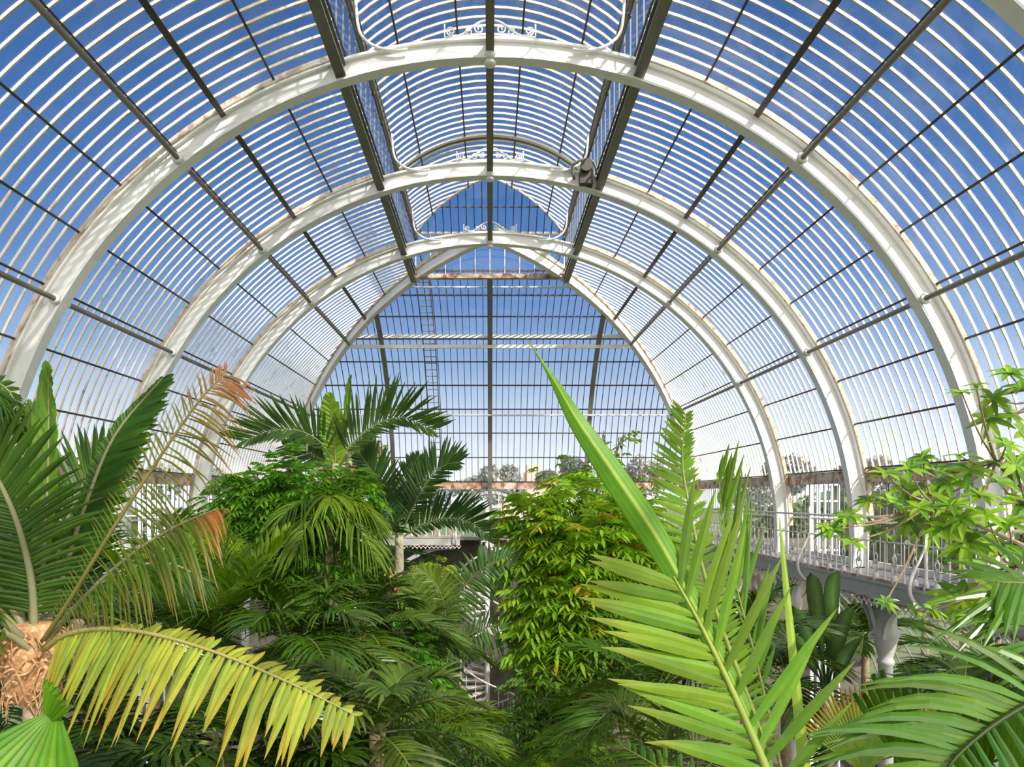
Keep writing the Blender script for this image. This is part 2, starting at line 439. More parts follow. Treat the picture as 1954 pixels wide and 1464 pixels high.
# --- lantern
XE = 2.3; ZE = E+8.2; RISE=.88; RL = (XE*XE+RISE*RISE)/(2*RISE); AL = math.asin(XE/RL); YL = 20.3; YH = 18.45
def lan(u):  # u in -1..1 -> x,z
    a = AL*u; return RL*math.sin(a), ZE+RISE-RL*(1-math.cos(a))
root = thing(f'window_{wk}','narrow raised glazed lantern roof along the crown of the vault','roof lantern',kind='structure'); wk += 1
m = MB(); y = Y0+.2375
while y < YL-.05:
    for s in (-1,1):
        # clipped by the hip towards the end
        lim = 0 if y < YH else (y-YH)/(YL-YH)
        if lim > .95: continue
        pts=[];B=[]
        for i in range(9):
            u = s*(lim+(1-lim)*i/8); x,z = lan(u); pts.append(V((x,y,z))); B.append(V((math.sin(AL*u),0,math.cos(AL*u))))
        m.sweep(pts, Y, B, rect(-.012,.012,-.03,.01), False)
    y += .2375
m.build('glazing_bars','bar',root)
m = MB()
for u in (-.72,-.25,.25,.72):
    x,z = lan(u); m.box((x-.018,Y0,z-.09),(x+.018,YH+abs(u)*(YL-YH),z-.05))
m.build('crossbars','purlin',root)
m = MB()   # hip panel bars and edges
x = -2.14
while x < 2.2:
    a = abs(x)/XE; pts=[]
    for i in range(7):
        u = a+(1-a)*i/6; xx,z = lan(u); pts.append(V((x, YH+u*(YL-YH), z)))
    m.sweep(pts, X, V((0,.5,.86)), rect(-.012,.012,-.04,.01), False); x += .2375
xx,z = lan(.62); m.box((-xx,YH+.62*(YL-YH)-.015,z-.05),(xx,YH+.62*(YL-YH)+.015,z-.02))
m.build('end_bars','purlin',root)
m = MB()
for s in (-1,1):
    m.tube([V((lan(s*i/8)[0], YH+i/8*(YL-YH), lan(s*i/8)[1]-.03)) for i in range(9)], .03, 6)
m.build('hip_edges','bar',root)
m = MB()
for s in (-1,1):
    b = len(m.v)
    for i in range(9):
        u = s*i/8; x,z = lan(u); m.vert((x,Y0,z)); m.vert((x,YH+abs(u)*(YL-YH),z))
    for i in range(8): m.f.append((b+2*i,b+2*i+1,b+2*i+3,b+2*i+2))
b = len(m.v)
for i in range(9):
    x,z = lan(i/8); m.vert((-x,YH+i/8*(YL-YH),z)); m.vert((x,YH+i/8*(YL-YH),z))
for i in range(8): m.f.append((b+2*i,b+2*i+1,b+2*i+3,b+2*i+2))
m.build('glass','glass',root)
# upright sides of the lantern
for s, sd in ((-1,'left'),(1,'right')):
    root = thing(f'window_{wk}',f'row of small upright panes under the {sd} eave of the roof lantern','clerestory',kind='structure'); wk += 1
    m = MB(); y = Y0
    while y < YL:
        m.box((s*2.34-.012,y-.012,ZB+.14),(s*2.34+.012,y+.012,ZE)); y += .475
    m.build('glazing_bars','pipe',root)
    m = MB(); m.box((s*2.34-.03,Y0,ZE-.03),(s*2.34+.03,YL,ZE+.05)); m.build('eave_rail','beam',root)
    m = MB(); 
    for y,z in ((Y0,ZB+.14),(YL,ZB+.14),(YL,ZE),(Y0,ZE)): m.vert((s*2.345,y,z))
    m.f.append((0,1,2,3)); m.build('glass','glass',root)
root = thing(f'window_{wk}','short upright glazed panel closing the far end of the roof lantern','clerestory',kind='structure'); wk += 1
m = MB(); x = -2.3
while x < 2.35: m.box((x-.012,YL-.02,ZB+.14),(x+.012,YL+.02,ZE)); x += .46
m.box((-2.3,YL-.03,ZE-.04),(2.3,YL+.03,ZE+.03)); m.build('glazing_bars','bar',root)
m = MB()
for x,z in ((-2.3,ZB+.14),(2.3,ZB+.14),(2.3,ZE),(-2.3,ZE)): m.vert((x,YL+.025,z))
m.f.append((0,1,2,3)); m.build('glass','glass',root)
m = MB()
for s in (-1,1):
    m.tube(cat([(s*2.2,YC+.05,ZB+.2),(s*2.15,YC+.05,ZB-.1),(s*1.9,YC+.05,ZB-.28),(s*1.5,YC+.05,ZB-.15)],12),.02,6)
# white arch inside the lantern in mid length
root = thing('lantern_arch','white arch band crossing the roof lantern above the second arch','arch band')
m2 = MB(); m2.sweep([V((lan(-1+2*i/24)[0],16.25,lan(-1+2*i/24)[1])) for i in range(25)], Y, [V((math.sin(AL*(-1+i/12)),0,math.cos(AL*(-1+i/12)))) for i in range(25)], rect(-.05,.05,-.10,-.05)); m2.build('band','rib',root)
m2 = MB(); m2.sweep([V((lan(-1+2*i/24)[0],16.6,lan(-1+2*i/24)[1])) for i in range(25)], Y, [V((math.sin(AL*(-1+i/12)),0,math.cos(AL*(-1+i/12)))) for i in range(25)], rect(-.14,.14,.04,.07)); m2.build('roof_walkway','purlin',root)

# --- gutters, vertical glazing under them, galleries
GZ0, GZ1 = E+.34, E+.62
def gutter(name, lo, hi, label, mat_='rust'):
    m = MB(); m.box(lo, hi); return tag(m.build(name,mat_), label, 'gutter', kind='structure')
gutter('trim_1',(-8.42,Y0,GZ0),(-8.2,YC+8.3,GZ1),'rusty gutter beam along the foot of the left glazed slope')
gutter('trim_2',(8.2,Y0,GZ0),(8.42,YC+8.3,GZ1),'rusty gutter beam along the foot of the right glazed slope')
gutter('trim_3',(-8.3,YC+8.15,GZ0),(8.3,YC+8.42,GZ1),'rusty gutter beam along the foot of the glazed end')
GF = E-1.5
for s, sd in ((-1,'left'),(1,'right')):
    root = thing(f'window_{wk}',f'upright glazing between gutter and gallery floor on the {sd}','glazed wall',kind='structure'); wk += 1
    m = MB(); y = Y0
    while y < YC+8.3: m.box((s*8.34-.008,y-.009,GF),(s*8.34+.008,y+.009,GZ0)); y += .2375
    m.build('glazing_bars','pipe',root)
    m = MB(); m.box((s*8.34-.03,Y0,E-.55),(s*8.34+.03,YC+8.3,E-.51)); m.box((s*8.34-.03,Y0,GF),(s*8.34+.03,YC+8.3,GF+.12)); m.build('crossbars','rail',root)
    m = MB()
    for y,z in ((Y0,GF),(YC+8.3,GF),(YC+8.3,GZ0),(Y0,GZ0)): m.vert((s*8.35,y,z))
    m.f.append((0,1,2,3)); m.build('glass','glass',root)
root = thing(f'window_{wk}','upright glazing between gutter and gallery floor at the far end','glazed wall',kind='structure'); wk += 1
m = MB(); x = -8.2
while x < 8.3: m.box((x-.012,YC+8.28,GF),(x+.012,YC+8.33,GZ0)); x += .475
m.build('glazing_bars','rail',root)
m = MB()
for x,z in ((-8.3,GF),(8.3,GF),(8.3,GZ0),(-8.3,GZ0)): m.vert((x,YC+8.34,z))
m.f.append((0,1,2,3)); m.build('glass','glass',root)

XR = 6.95; YR = 25.05
m = MB(); m.box((-8.4,Y0,GF-.12),(-XR,YC+8.4,GF-.02)); tag(m.build('floor_left_gallery','slab'),'iron floor of the left gallery behind the balustrade','gallery floor',kind='structure')
m = MB(); m.box((XR,Y0,GF-.12),(8.4,YC+8.4,GF-.02)); tag(m.build('floor_right_gallery','slab'),'iron floor of the right gallery behind the balustrade','gallery floor',kind='structure')
m = MB(); m.box((-XR,YR,GF-.12),(XR,YC+8.4,GF-.02)); tag(m.build('floor_end_gallery','slab'),'iron floor of the gallery across the far end','gallery floor',kind='structure')
m = MB(); m.box((-XR,-3.2,GF-.12),(XR,.9,GF-.02)); tag(m.build('floor_near_gallery','slab'),'iron floor of the gallery the viewer stands on','gallery floor',kind='structure')

# railing
def rail_run(label, axis, c0, a, b, inward, fascia_label, braces, skip=None):
    """axis 'y': line x=c0 from y=a..b ; axis 'x': line y=c0"""
    def W(t, z, o=0):
        return V((c0+inward*o, t, z)) if axis == 'y' else V((t, c0+inward*o, z))
    T = Y if axis == 'y' else X; I = V((inward,0,0)) if axis == 'y' else V((0,inward,0))
    root = thing('gallery_railing', label, 'railing')
    m = MB(); m.tube([W(a,E-.36),W(b,E-.36)],.022,8); m.build('handrail','rail',root,True)
    m = MB(); m.tube([W(a,E-.78),W(b,E-.78)],.016,6); m.build('middle_rail','rail',root)
    m = MB(); m.sweep([W(a,GF+.04),W(b,GF+.04)], I, Z, rect(-.03,.03,-.02,.02)); m.build('bottom_rail','rust',root)
    n = int(round((b-a)/.543)); st = (b-a)/n
    proto = None; po = None
    for i in range(n+1):
        t = a+i*st; p = W(t,GF)
        if proto is None:
            m = MB(); m.lathe((0,0,0),[(.03,0),(.03,.05),(.018,.08),(.014,.3),(.02,.34),(.012,.4),(.012,.70),(.02,.73)],8)
            proto = m.build('baluster','rail',None,True); proto.parent = root; proto.location = p
        else:
            o = proto.copy(); COL.objects.link(o); o.location = p
        if i < n:
            q = W(t+st/2,GF)
            if po is None:
                m = MB()
                m.lathe((0,0,0),[(.02,0),(.05,.02),(.055,.10),(.035,.15),(.02,.17),(.03,.2)],8)
                for sg in (-1,1):
                    m.tube([T*(sg*.01)+Z*.17, T*(sg*.07)+Z*.24, T*(sg*.085)+Z*.33, T*(sg*.03)+Z*.37, T*(sg*.03)+Z*.31],.014,6)
                    m.tube([T*(sg*.03)+Z*.37, T*(sg*.055)+Z*.45, Z*.53],.012,6)
                m.lathe((0,0,.30),[(.012,0),(.03,.04),(.012,.09)],6)
                m.tube([Z*.53, Z*.72],.008,5)
                po = m.build('cast_ornament','rail',None,True); po.parent = root; po.location = q
            else:
                o = po.copy(); COL.objects.link(o); o.location = q
    for t in braces:
        m = MB(); m.lathe(W(t,GF),[(.045,0),(.045,.1),(.028,.16),(.022,1.1),(.035,1.14),(.05,1.2),(.035,1.26),(.008,1.32)],10); m.build('post','rail',root,True)
        m = MB(); m.tube(cat([W(t,E-.75,.0),W(t,E-1.0,.10),W(t,E-1.3,.24),W(t,E-1.55,.25),W(t,E-1.75,.12),W(t,E-1.80,.02)],18),[.02]*6+[.03]*13,8); m.build('curved_brace','rail',root,True)
    r2 = thing('gallery_fascia', fascia_label, 'fascia')
    m = MB(); m.sweep([W(a,GF-.15),W(b,GF-.15)], I, Z, rect(-.04,.05,-.16,.13)); m.sweep([W(a,GF-.03),W(b,GF-.03)], I, Z, rect(-.04,.08,-.0,.04)); m.build('panel','fascia',r2)
    m = MB(); m.sweep([W(a,GF-.31),W(b,GF-.31)], I, Z, rect(-.04,.075,-.015,.015)); m.build('moulding','rust',r2)
    m = MB(); t = a
    while t < b:
        c = W(t, GF-.33, .04)
        m.tube([c+T*(.075*math.cos(q)) + Z*(-.075*math.sin(q)) for q in [PI*j/6 for j in range(7)]], .014, 5)
        m.lathe(c+Z*(-.10),[(.008,-.035),(.02,-.01),(.012,.03)],5); t += .16
    m.build('fringe','rail',r2)
rail_run('white cast iron balustrade along the right gallery','y',XR,4.5,YR,-1,'grey fascia with a hanging iron fringe under the right gallery',[6.64,10.44,14.24,18.04,21.84])
rail_run('white cast iron balustrade along the left gallery, seen behind the palm fronds','y',-XR,4.5,YR,1,'grey fascia with a hanging iron fringe under the left gallery',[6.64,10.44,14.24,18.04,21.84])
rail_run('white balustrade across the far end gallery, left of the spiral stair','x',YR,-XR,-1.15,-1,'pale fascia under the far gallery, left of the spiral stair',[-5.2,-1.3])
rail_run('white balustrade across the far end gallery, right of the spiral stair','x',YR,.95,XR,-1,'pale fascia under the far gallery, right of the spiral stair',[1.1,5.2])

# columns under the galleries
def column(x, y, s, label):
    root = thing('gallery_column', label, 'column', (x,y,0), 'iron columns under the galleries')
    H = GF-.14
    m = MB(); m.lathe((x,y,0),[(.22,0),(.22,.3),(.16,.4),(.14,3),(.125,H-1.5),(.15,H-1.48),(.15,H-1.42),(.12,H-1.38),(.14,H-1.30),(.2,H-1.05),(.23,H-.95),(.23,H-.85),(.19,H-.8),(.19,H)],16); m.build('shaft','fascia',root,True)
    for g in (-1,1):     # arched brackets along the gallery
        m = MB(); pts=[]; B=[]
        for i in range(13):
            a = PI/2*i/12; pts.append(V((x-s*.12, y+g*(.2+1.35*(1-math.cos(a))), H-.95+.85*math.sin(a)))); B.append(V((0,-g*math.sin(a),math.cos(a))))
        m.sweep(pts, X, B, rect(-.05,.05,-.04,.04)); m.build('bracket_arch','fascia',root)
        m = MB(); b0=len(m.v)
        for i in range(13):
            p = pts[i]; m.vert((p.x-.015,p.y,p.z)); m.vert((p.x-.015,p.y,H)); m.vert((p.x+.015,p.y,p.z)); m.vert((p.x+.015,p.y,H))
        for i in range(12):
            q=b0+4*i; m.f += [(q,q+4,q+5,q+1),(q+2,q+3,q+7,q+6),(q,q+2,q+6,q+4)]
        m.build('spandrel','fascia',root)
        m = MB(); e = pts[-1]; m.lathe((e.x,e.y,H-.32),[(.02,-.04),(.09,.0),(.13,.1),(.12,.2),(.15,.24),(.15,.32)],12); m.build('pendant','fascia',root,True)
    m = MB(); m.tube(cat([(x-s*.15,y,H-.95),(x-s*.26,y,H-.55),(x-s*.34,y,H-.25),(x-s*.36,y,H-.05)],10),.04,8)
    m.tube(spiral((x-s*.24,H-.95),.10,.02,0,-3*PI*s,y,20),.025,6); m.build('scroll_bracket','fascia',root,True)
ct = ['near','second','third','fourth']
for s, sd in ((-1,'left'),(1,'right')):
    for k, y in enumerate((8.54,12.34,16.14,19.94)):
        lab = f'grey iron column with arched brackets under the {sd} gallery, {ct[k]} one along'
        if s == 1 and k == 1: lab = 'grey iron column with scroll capital under the right gallery, in plain view'
        column(s*7.45, y, s, lab)

# lower aisle roofs outside the gallery walls (seen between leaves)
for s, sd in ((-1,'left'),(1,'right')):
    root = thing(f'window_{wk}',f'low curved glass aisle roof outside the {sd} gallery','glazed aisle roof',kind='structure'); wk += 1
    def ap(i, n=14):
        a = PI/2*i/n; return V((s*(8.45+6.6*math.sin(a)),0,1.2+(GF-.2-1.2)*math.cos(a)))
    m = MB(); y = Y0
    while y < YC+8.4:
        pts=[ap(i)+Y*y for i in range(15)]; B=[(ap(i+1)-ap(i)).normalized().cross(Y)*(-s) if i<14 else V((s,0,0)) for i in range(15)]
        m.sweep(pts, Y, B, rect(-.02,.02,-.05,0), False); y += .95
    m.build('glazing_bars','pipe',root)
    m = MB()
    for i in range(15): p=ap(i); m.vert((p.x,Y0,p.z)); m.vert((p.x,YC+8.4,p.z))
    for i in range(14): m.f.append((2*i,2*i+1,2*i+3,2*i+2))
    m.build('glass','glass',root)
    m = MB(); m.box((min(s*14.9,s*15.2),Y0,0),(max(s*14.9,s*15.2),YC+8.4,1.2)); tag(m.build(f'wall_{sd}','stone'),f'low stone wall at the foot of the {sd} aisle','wall',kind='structure')
m = MB(); m.box((-15,YC+8.3,0),(15,YC+8.7,GF-.1)); 
# solid dark wall added instead of glazing, gives the shade under the gallery
m = MB(); m.box((-15,YC+8.42,0),(15,YC+8.7,GF-.14)); tag(m.build('wall_back','stone'),'dark far wall added for the shade below the end gallery','wall',kind='structure')
m = MB(); m.box((-15.2,Y0,-.2),(15.2,YC+8.6,0)); tag(m.build('floor','stone'),'dark ground floor and planting beds far below','floor',kind='structure')
m = MB(); m.box((-400,-200,-.6),(400,700,-.25)); tag(m.build('ground','lawn'),'green lawns outside the glasshouse','lawn',kind='structure')

# cream arch of the porch outside the far end
root = thing('porch_arch','cream semicircular porch arch seen behind the far balustrade','porch arch',(0,28,0))
pts=[];B=[]
for i in range(25):
    a = rad(-90+180*i/24); d=V((math.sin(a),0,math.cos(a))); pts.append(V((.05,27.2,E-1.4))+d*1.62); B.append(d)
m = MB(); m.sweep(pts, Y, B, rect(-.15,.15,-.06,.06)); m.build('arch_band','rib',root)
m = MB(); m.sweep([p+Y*1.3 for p in pts], Y, B, rect(-1.1,1.1,-.10,-.02)); m.build('barrel_roof','porch',root)
m = MB(); m.box((-1.7,27.0,0),(-1.5,29.5,E-1.3)); m.box((1.6,27.0,0),(1.8,29.5,E-1.3)); m.build('side_wall','porch',root)

# ladder outside the end
root = thing('access_ladder','thin grey ladder lying on the outside of the glazed end, left of centre','ladder')
def endp(x, a, r): return V((x, YC+r*math.sin(rad(a)), ZC+r*math.cos(rad(a))))
m = MB()
for x in (-2.42,-1.98): m.tube([endp(x,18+56*i/20,8.6) for i in range(21)], .022, 6)
m.build('side_rails','pipe',root)
m0=None
for i in range(30):
    a = 19+1.85*i
    if m0 is None:
        m = MB(); m.tube([(-.22,0,0),(.22,0,0)],.016,6); m0 = m.build('rung','pipe',None); m0.parent=root; m0.location=endp(-2.2,a,8.6)
    else:
        o=m0.copy(); COL.objects.link(o); o.location=endp(-2.2,a,8.6)

# spiral staircase
sx, sy, sr = -.1, 24.0, 1.0
root = thing('spiral_stair','white iron spiral staircase descending from the far gallery','staircase',(sx,sy,0))
m = MB(); m.tube([(sx,sy,0),(sx,sy,E-.3)],.09,12); m.build('centre_pole','rail',root,True)
nt_ = 46
pt=None
for i in range(nt_):
    a = -PI/2+i*2*PI/15; z = GF-.05-i*.198
    if pt is None:
        m = MB(); n=6
        for zz in (0,.03):
            m.vert((0,0,zz))
            for j in range(n+1): q=-.22+.44*j/n; m.vert((sr*math.cos(q),sr*math.sin(q),zz))
        k=n+2
        m.f.append(tuple(range(k))[::-1]); m.f.append(tuple(range(k,2*k)))
        for j in range(k): j2=(j+1)%k; m.f.append((j,j2,j2+k,j+k))
        m.box((.1,-.2,-.16),(sr,-.18,0))
        pt = m.build('tread','rail',None); o=pt; o.parent=root
    else: o=pt.copy(); COL.objects.link(o)
    o.location=(0,0,z); o.rotation_euler=(0,0,a)
pb=None
for i in range(nt_):
    a = -PI/2+i*2*PI/15; z = GF-.05-i*.198
    if pb is None:
        m = MB(); m.lathe((0,0,0),[(.02,0),(.014,.1),(.014,.9),(.02,.94)],6); pb=m.build('baluster','rail',None); pb.parent=root; o=pb
    else: o=pb.copy(); COL.objects.link(o)
    o.location=(sr*math.cos(a),sr*math.sin(a),z)
m = MB(); m.tube([(sx+sr*math.cos(-PI/2+i*2*PI/30), sy+sr*math.sin(-PI/2+i*2*PI/30), GF+.92-i*.099) for i in range(nt_*2)],.03,8); m.build('handrail','rail',root,True)
m = MB()
for dr in (0,.02):
    pass
pts_=[V((sx+sr*math.cos(-PI/2+i*2*PI/30), sy+sr*math.sin(-PI/2+i*2*PI/30), GF-.12-i*.099)) for i in range(nt_*2)]
m.sweep(pts_, [ (p-V((sx,sy,p.z))).normalized() for p in pts_], Z, rect(-.01,.02,-.14,.1)); m.build('string_band','rail',root)

# vent motor on the second arch
c = P(1118,338,14.1)
root = thing('vent_gearbox','dark vent winding gearbox clamped to the second arch, right of centre','gearbox',c)
m = MB(); m.box(c+V((-.14,-.12,-.18)),c+V((.14,.12,.12))); m.build('housing','purlin',root)
m = MB(); m.tube([c+V((-.02,-.22,.16)),c+V((-.02,-.16,.16))],.13,16); m.build('gear_wheel','purlin',root)
m = MB(); m.tube(cat([c+V((-.25,0,-.05)),c+V((-.3,-.05,.2)),c+V((-.1,-.1,.32)),c+V((.15,-.05,.3)),c+V((.25,0,.05))],16),.03,8); m.build('bent_pipe','pipe',root,True)
# red bag / banner on right gallery
m = MB(); q=P(1935,1040,9.6); m.box((8.0,q.y-.12,GF),(8.3,q.y+.12,GF+1.0)); tag(m.build('red_banner','red'),'dark red upright board against the right gallery glazing','board')

# ------------------------------------------------------------------ plants
def mixv(a, b, t): return tuple(a[i]*(1-t)+b[i]*t for i in range(3))
def vary(c, r, k=.25):
    f = 1+r.uniform(-k,k); h = r.uniform(-.08,.08)
    return (max(0,c[0]**.88*f*(1+h*2)*.68), max(0,c[1]**.88*f*.64), max(0,c[2]*f*(1-h)*.6))
GREEN=(.10,.27,.02); DARK=(.055,.155,.018); BRIGHT=(.17,.40,.03); YEL=(.54,.66,.09); LIME=(.27,.48,.04); OLIVE=(.20,.24,.05)
BROWN=(.45,.17,.05); ORANGE=(.65,.28,.04); BLUEG=(.08,.19,.07); STRAW=(.55,.42,.22)
def blade(m, p0, d, wv, U, L, W, droop, col, tipc, tipk, seg, fold=.18, curl=None):
    """one leaflet: strip with a crease"""
    prev=None; g = V((0,0,-1))
    for k in range(seg+1):
        u = k/seg
        p = p0 + d*(L*u) + g*(droop*L*u*u)
        if curl is not None: p = p + curl*(L*u*u)
        w = W*.5*(math.sin(PI*min(1,.08+.92*u)**.9)**.8 if u < 1 else 0)
        w = max(w, .0008)
        c = mixv(col, tipc, tipk*max(0,(u-.55)/.45))
        a = m.vert(p-wv*w+U*(w*fold*2), c); b = m.vert(p, tuple(x*1.08 for x in c)); e = m.vert(p+wv*w+U*(w*fold*2), c)
        if prev: m.f.append((prev[0],prev[1],b,a)); m.f.append((prev[1],prev[2],e,b))
        prev=(a,b,e)
def frond(parent, pts, L, n=36, W=.035, up=(0,-.2,1), lift=(.15,.15), droop=(.25,.25), fwd=(30,70), t0=.15, col=GREEN, tip=None, tipk=0,
          rib=.012, ribcol=(.35,.38,.12), seg=4, mat='leaf', sides=(1,1), seed=0, jit=.12, tipcol_t=None, label=None, base_len=.45, end_len=.25, ns=24, missing=0, curl=(None,None), name='frond'):
    r = random.Random(seed*131+int(abs(pts[0][0])*1000)%997)
    path = cat(pts, ns); U0 = V(up)
    m = MB()
    def at(t):
        f = t*ns; k = min(int(f), ns-1); return path[k].lerp(path[k+1], f-k), (path[k+1]-path[k]).normalized()
    for i in range(n):
        t = t0+(1-t0)*(i+.5)/n
        for si, s in enumerate((-1,1)):
            if sides[si] <= 0 or r.random() < missing: continue
            p, T = at(min(.999,t+r.uniform(-.3,.3)*(1-t0)/n))
            S = T.cross(U0).normalized(); U = S.cross(T).normalized()
            tt = (i+.5)/n
            ln = base_len+(1-base_len)*min(1,tt/.3) if tt < .3 else (1 if tt < .6 else 1-(1-end_len)*((tt-.6)/.4)**1.3)
            ln *= L*sides[si]*r.uniform(1-jit,1+jit)
            a = rad(fwd[0]+(fwd[1]-fwd[0])*tt + r.uniform(-5,5)*(1+jit*4))
            li = lift[si]+r.uniform(-.08,.08)
            d = (S*(s*math.cos(a))+T*math.sin(a)+U*li).normalized()
            wv = (T - d*T.dot(d)).normalized(); UU = d.cross(wv)*(-1 if s>0 else 1)
            cc = vary(col, r); tk = tipk*r.uniform(.3,1)
            tc = tip or col
            if tipcol_t and tt > tipcol_t: cc = mixv(cc, tc, min(1,(tt-tipcol_t)/(1-tipcol_t)*1.2))
            cu = V(curl[si]) if curl[si] else None
            blade(m, p, d, wv, UU, ln, W*(.6+.4*min(1,ln/L+.2)), droop[si]*r.uniform(.7,1.3), cc, tc, tk, seg, curl=cu)
    o = m.build(name, mat, parent, False, True)
    if label: o['label']=label
    mr = MB(); mr.tube(path, [rib*(1-.8*k/ns) for k in range(ns+1)], 6, ribcol)
    mr.build('midrib','leaf',o,True,True)
    return o
def px(*l): return [P(*q) for q in l]

def fan(parent, base, D, up, rad_, spread, n, col, tip=None, tipk=0, split=.55, seed=1, name='fan_leaf', mat='leaf', ragged=.12, stalk=None, droop=.1):
    r = random.Random(seed); D=V(D).normalized(); S=D.cross(V(up)).normalized(); U=S.cross(D).normalized(); m=MB()
    base=V(base)
    for i in range(n):
        a0=-spread/2+spread*i/n; a1=-spread/2+spread*(i+1)/n; am=(a0+a1)/2; ln=rad_*(1-ragged*r.random())*(1-.12*abs(am)/(spread/2))
        c=vary(col,r,.15); prev=None
        for k in range(8):
            u=k/7; rr=ln*u
            da=(a1-a0)/2
            if u>split: da*=max(.02,1-((u-split)/(1-split))**1.2)
            pleat=.012*rad_*6/n*(1 if u>.05 else 0)*3
            g=V((0,0,-1))*(droop*ln*u*u)
            def pt(a,h): return base+D*(rr*math.cos(a))+S*(rr*math.sin(a))+U*(h*u)+g
            cc=mixv(c,tip or c,tipk*max(0,(u-.6)/.4)*r.uniform(.6,1))
            v=(m.vert(pt(am-da,-pleat),tuple(x*.8 for x in cc)),m.vert(pt(am,pleat),tuple(x*1.15 for x in cc)),m.vert(pt(am+da,-pleat),tuple(x*.8 for x in cc)))
            if prev: m.f += [(prev[0],prev[1],v[1],v[0]),(prev[1],prev[2],v[2],v[1])]
            prev=v
    o=m.build(name,mat,parent,False,True)
    if stalk:
        ms=MB(); ms.tube(cat(stalk,10),.014,6,(.3,.36,.1)); ms.build('leaf_stalk','leaf',o,True,True)
    return o

def trunk(parent, top, r0, r1, mat_='bark', lean=(0,0), name='trunk', zbot=0, rings=True, n=14):
    m=MB(); pts=[];rr=[]; H=top.z-zbot; k=max(6,int(H/.35)) if rings else 10
    for i in range(k+1):
        u=i/k; p=V((top.x+lean[0]*(1-u)**1.5, top.y+lean[1]*(1-u)**1.5, zbot+H*u)); pts.append(p); rr.append((r0+(r1-r0)*u)*(1+(.06 if i%2 else -.02)*(1 if rings else 0)))
    m.tube(pts, rr, n); return m.build(name, mat_, parent, True)

def palm(label, c, nf, L, leafL, col=GREEN, seed=0, elev=(15,75), sag=.45, az=(0,360), W=.03, n=26, tr=.09, droop=.35, lift=.38, seg=3, tip=None, tipk=0, shaft=None, group=None, name='palm_tree', mat='leaf', trm='bark', fwd=(25,65), lean=(0,0), ribcol=(.30,.34,.12), t0=.12, catn='palm', explicit=None, missing=0):
    r=random.Random(seed); c=V(c); root=thing(name,label,catn,(c.x+lean[0],c.y+lean[1],0),group)
    trunk(root, c, tr*1.25, tr, trm, lean)
    if shaft:
        m=MB(); m.tube([c-Z*shaft, c-Z*shaft*.5, c+Z*.05],[tr*1.15,tr*1.1,tr*.5],12,(.16,.30,.08)); m.build('crownshaft','leaf',root,True,True)
    for i in range(nf):
        if explicit: a, e, ls = explicit[i]; a=rad(a); e=rad(e)
        else:
            a=rad(az[0]+(az[1]-az[0])*(i+r.uniform(.2,.8))/nf); e=rad(r.uniform(*elev)); ls=r.uniform(.8,1.1)
        dh=V((math.cos(a),math.sin(a),0)); l=L*ls; d=dh*math.cos(e)+Z*math.sin(e)
        pts=[c+d*(l*s)+Z*(-sag*l*s*s*(.6+.6*math.cos(e))) for s in (0,.2,.4,.6,.8,1)]
        frond(root, pts, leafL, n, W, (0,0,1) if e<rad(70) else tuple(-dh), (lift,lift), (droop,droop), fwd, t0, vary(col,r,.18), tip, tipk, rib=.010*L/1.5+.004, seg=seg, mat=mat, seed=seed*17+i, ribcol=ribcol, ns=14, missing=missing)
    return root

# pinnate / simple leaf spray tree
def sprayt(m, p, D, L, nl, ll, lw, col, r, droop=.4, seg=2):
    D=D.normalized(); S=D.cross(Z); S=S.normalized() if S.length>.05 else X.copy(); U=S.cross(D)
    for i in range(nl):
        t=(i+1)/nl
        q=p+D*(L*t)+V((0,0,-1))*(droop*L*t*t)
        for s in (-1,1):
            d=(S*(s*.8)+D*.55+U*r.uniform(-.15,.15)+Z*(-.35)).normalized(); wv=(D-d*D.dot(d)).normalized()
            blade(m,q,d,wv,d.cross(wv),ll*r.uniform(.75,1.15),lw,.25,vary(col,r,.2),col,0,seg,.12)
    d=(D+Z*(-.7)).normalized(); blade(m,p+D*L+V((0,0,-1))*(droop*L),d,S,U,ll,lw,.2,vary(col,r,.2),col,0,seg,.12)
def leafy_tree(label, blobs, trunk_top, cols, nsp, spL=.4, nl=4, ll=.2, lw=.06, seed=3, name='leafy_tree', tr=.12, catn='tree', upward=.1, group=None, seg=2, wire=True, mat='leaf', parent_z=0):
    r=random.Random(seed); root=thing(name,label,catn,(trunk_top.x,trunk_top.y,0),group)
    m=MB(); tot=sum(b[1][0]*b[1][2] for b in blobs); br=MB()
    for c,rd in blobs:
        c=V(c); k=int(nsp*rd[0]*rd[2]/tot)
        br.tube(cat([trunk_top-Z*.5, trunk_top.lerp(c,.5)+Z*(-.1), c],8),[tr*.5*(1-.08*j) for j in range(9)],6)
        for _ in range(k):
            q=V((r.gauss(0,1),r.gauss(0,1)-.35,r.gauss(0,1)+.25)).normalized()
            f=r.uniform(.45,1.0)+ (noise.noise(q*2.6+c)*.6)
            p=c+V((q.x*rd[0],q.y*rd[1],q.z*rd[2]))*f
            D=V((q.x,q.y,q.z*.5+upward))+V((r.uniform(-.5,.5),r.uniform(-.5,.5),r.uniform(-.3,.3)))
            col=cols[0] if r.random()<.6 else cols[r.randrange(len(cols))]
            sprayt(m,p,D,spL*r.uniform(.7,1.2),nl,ll,lw,col,r,seg=seg)
            if r.random()<.12: br.tube([c,p],.012,4)
    m.build('foliage',mat,root,False,True); trunk(root,trunk_top,tr*1.5,tr,'bark',rings=False); br.build('branches','bark',root)
    return root

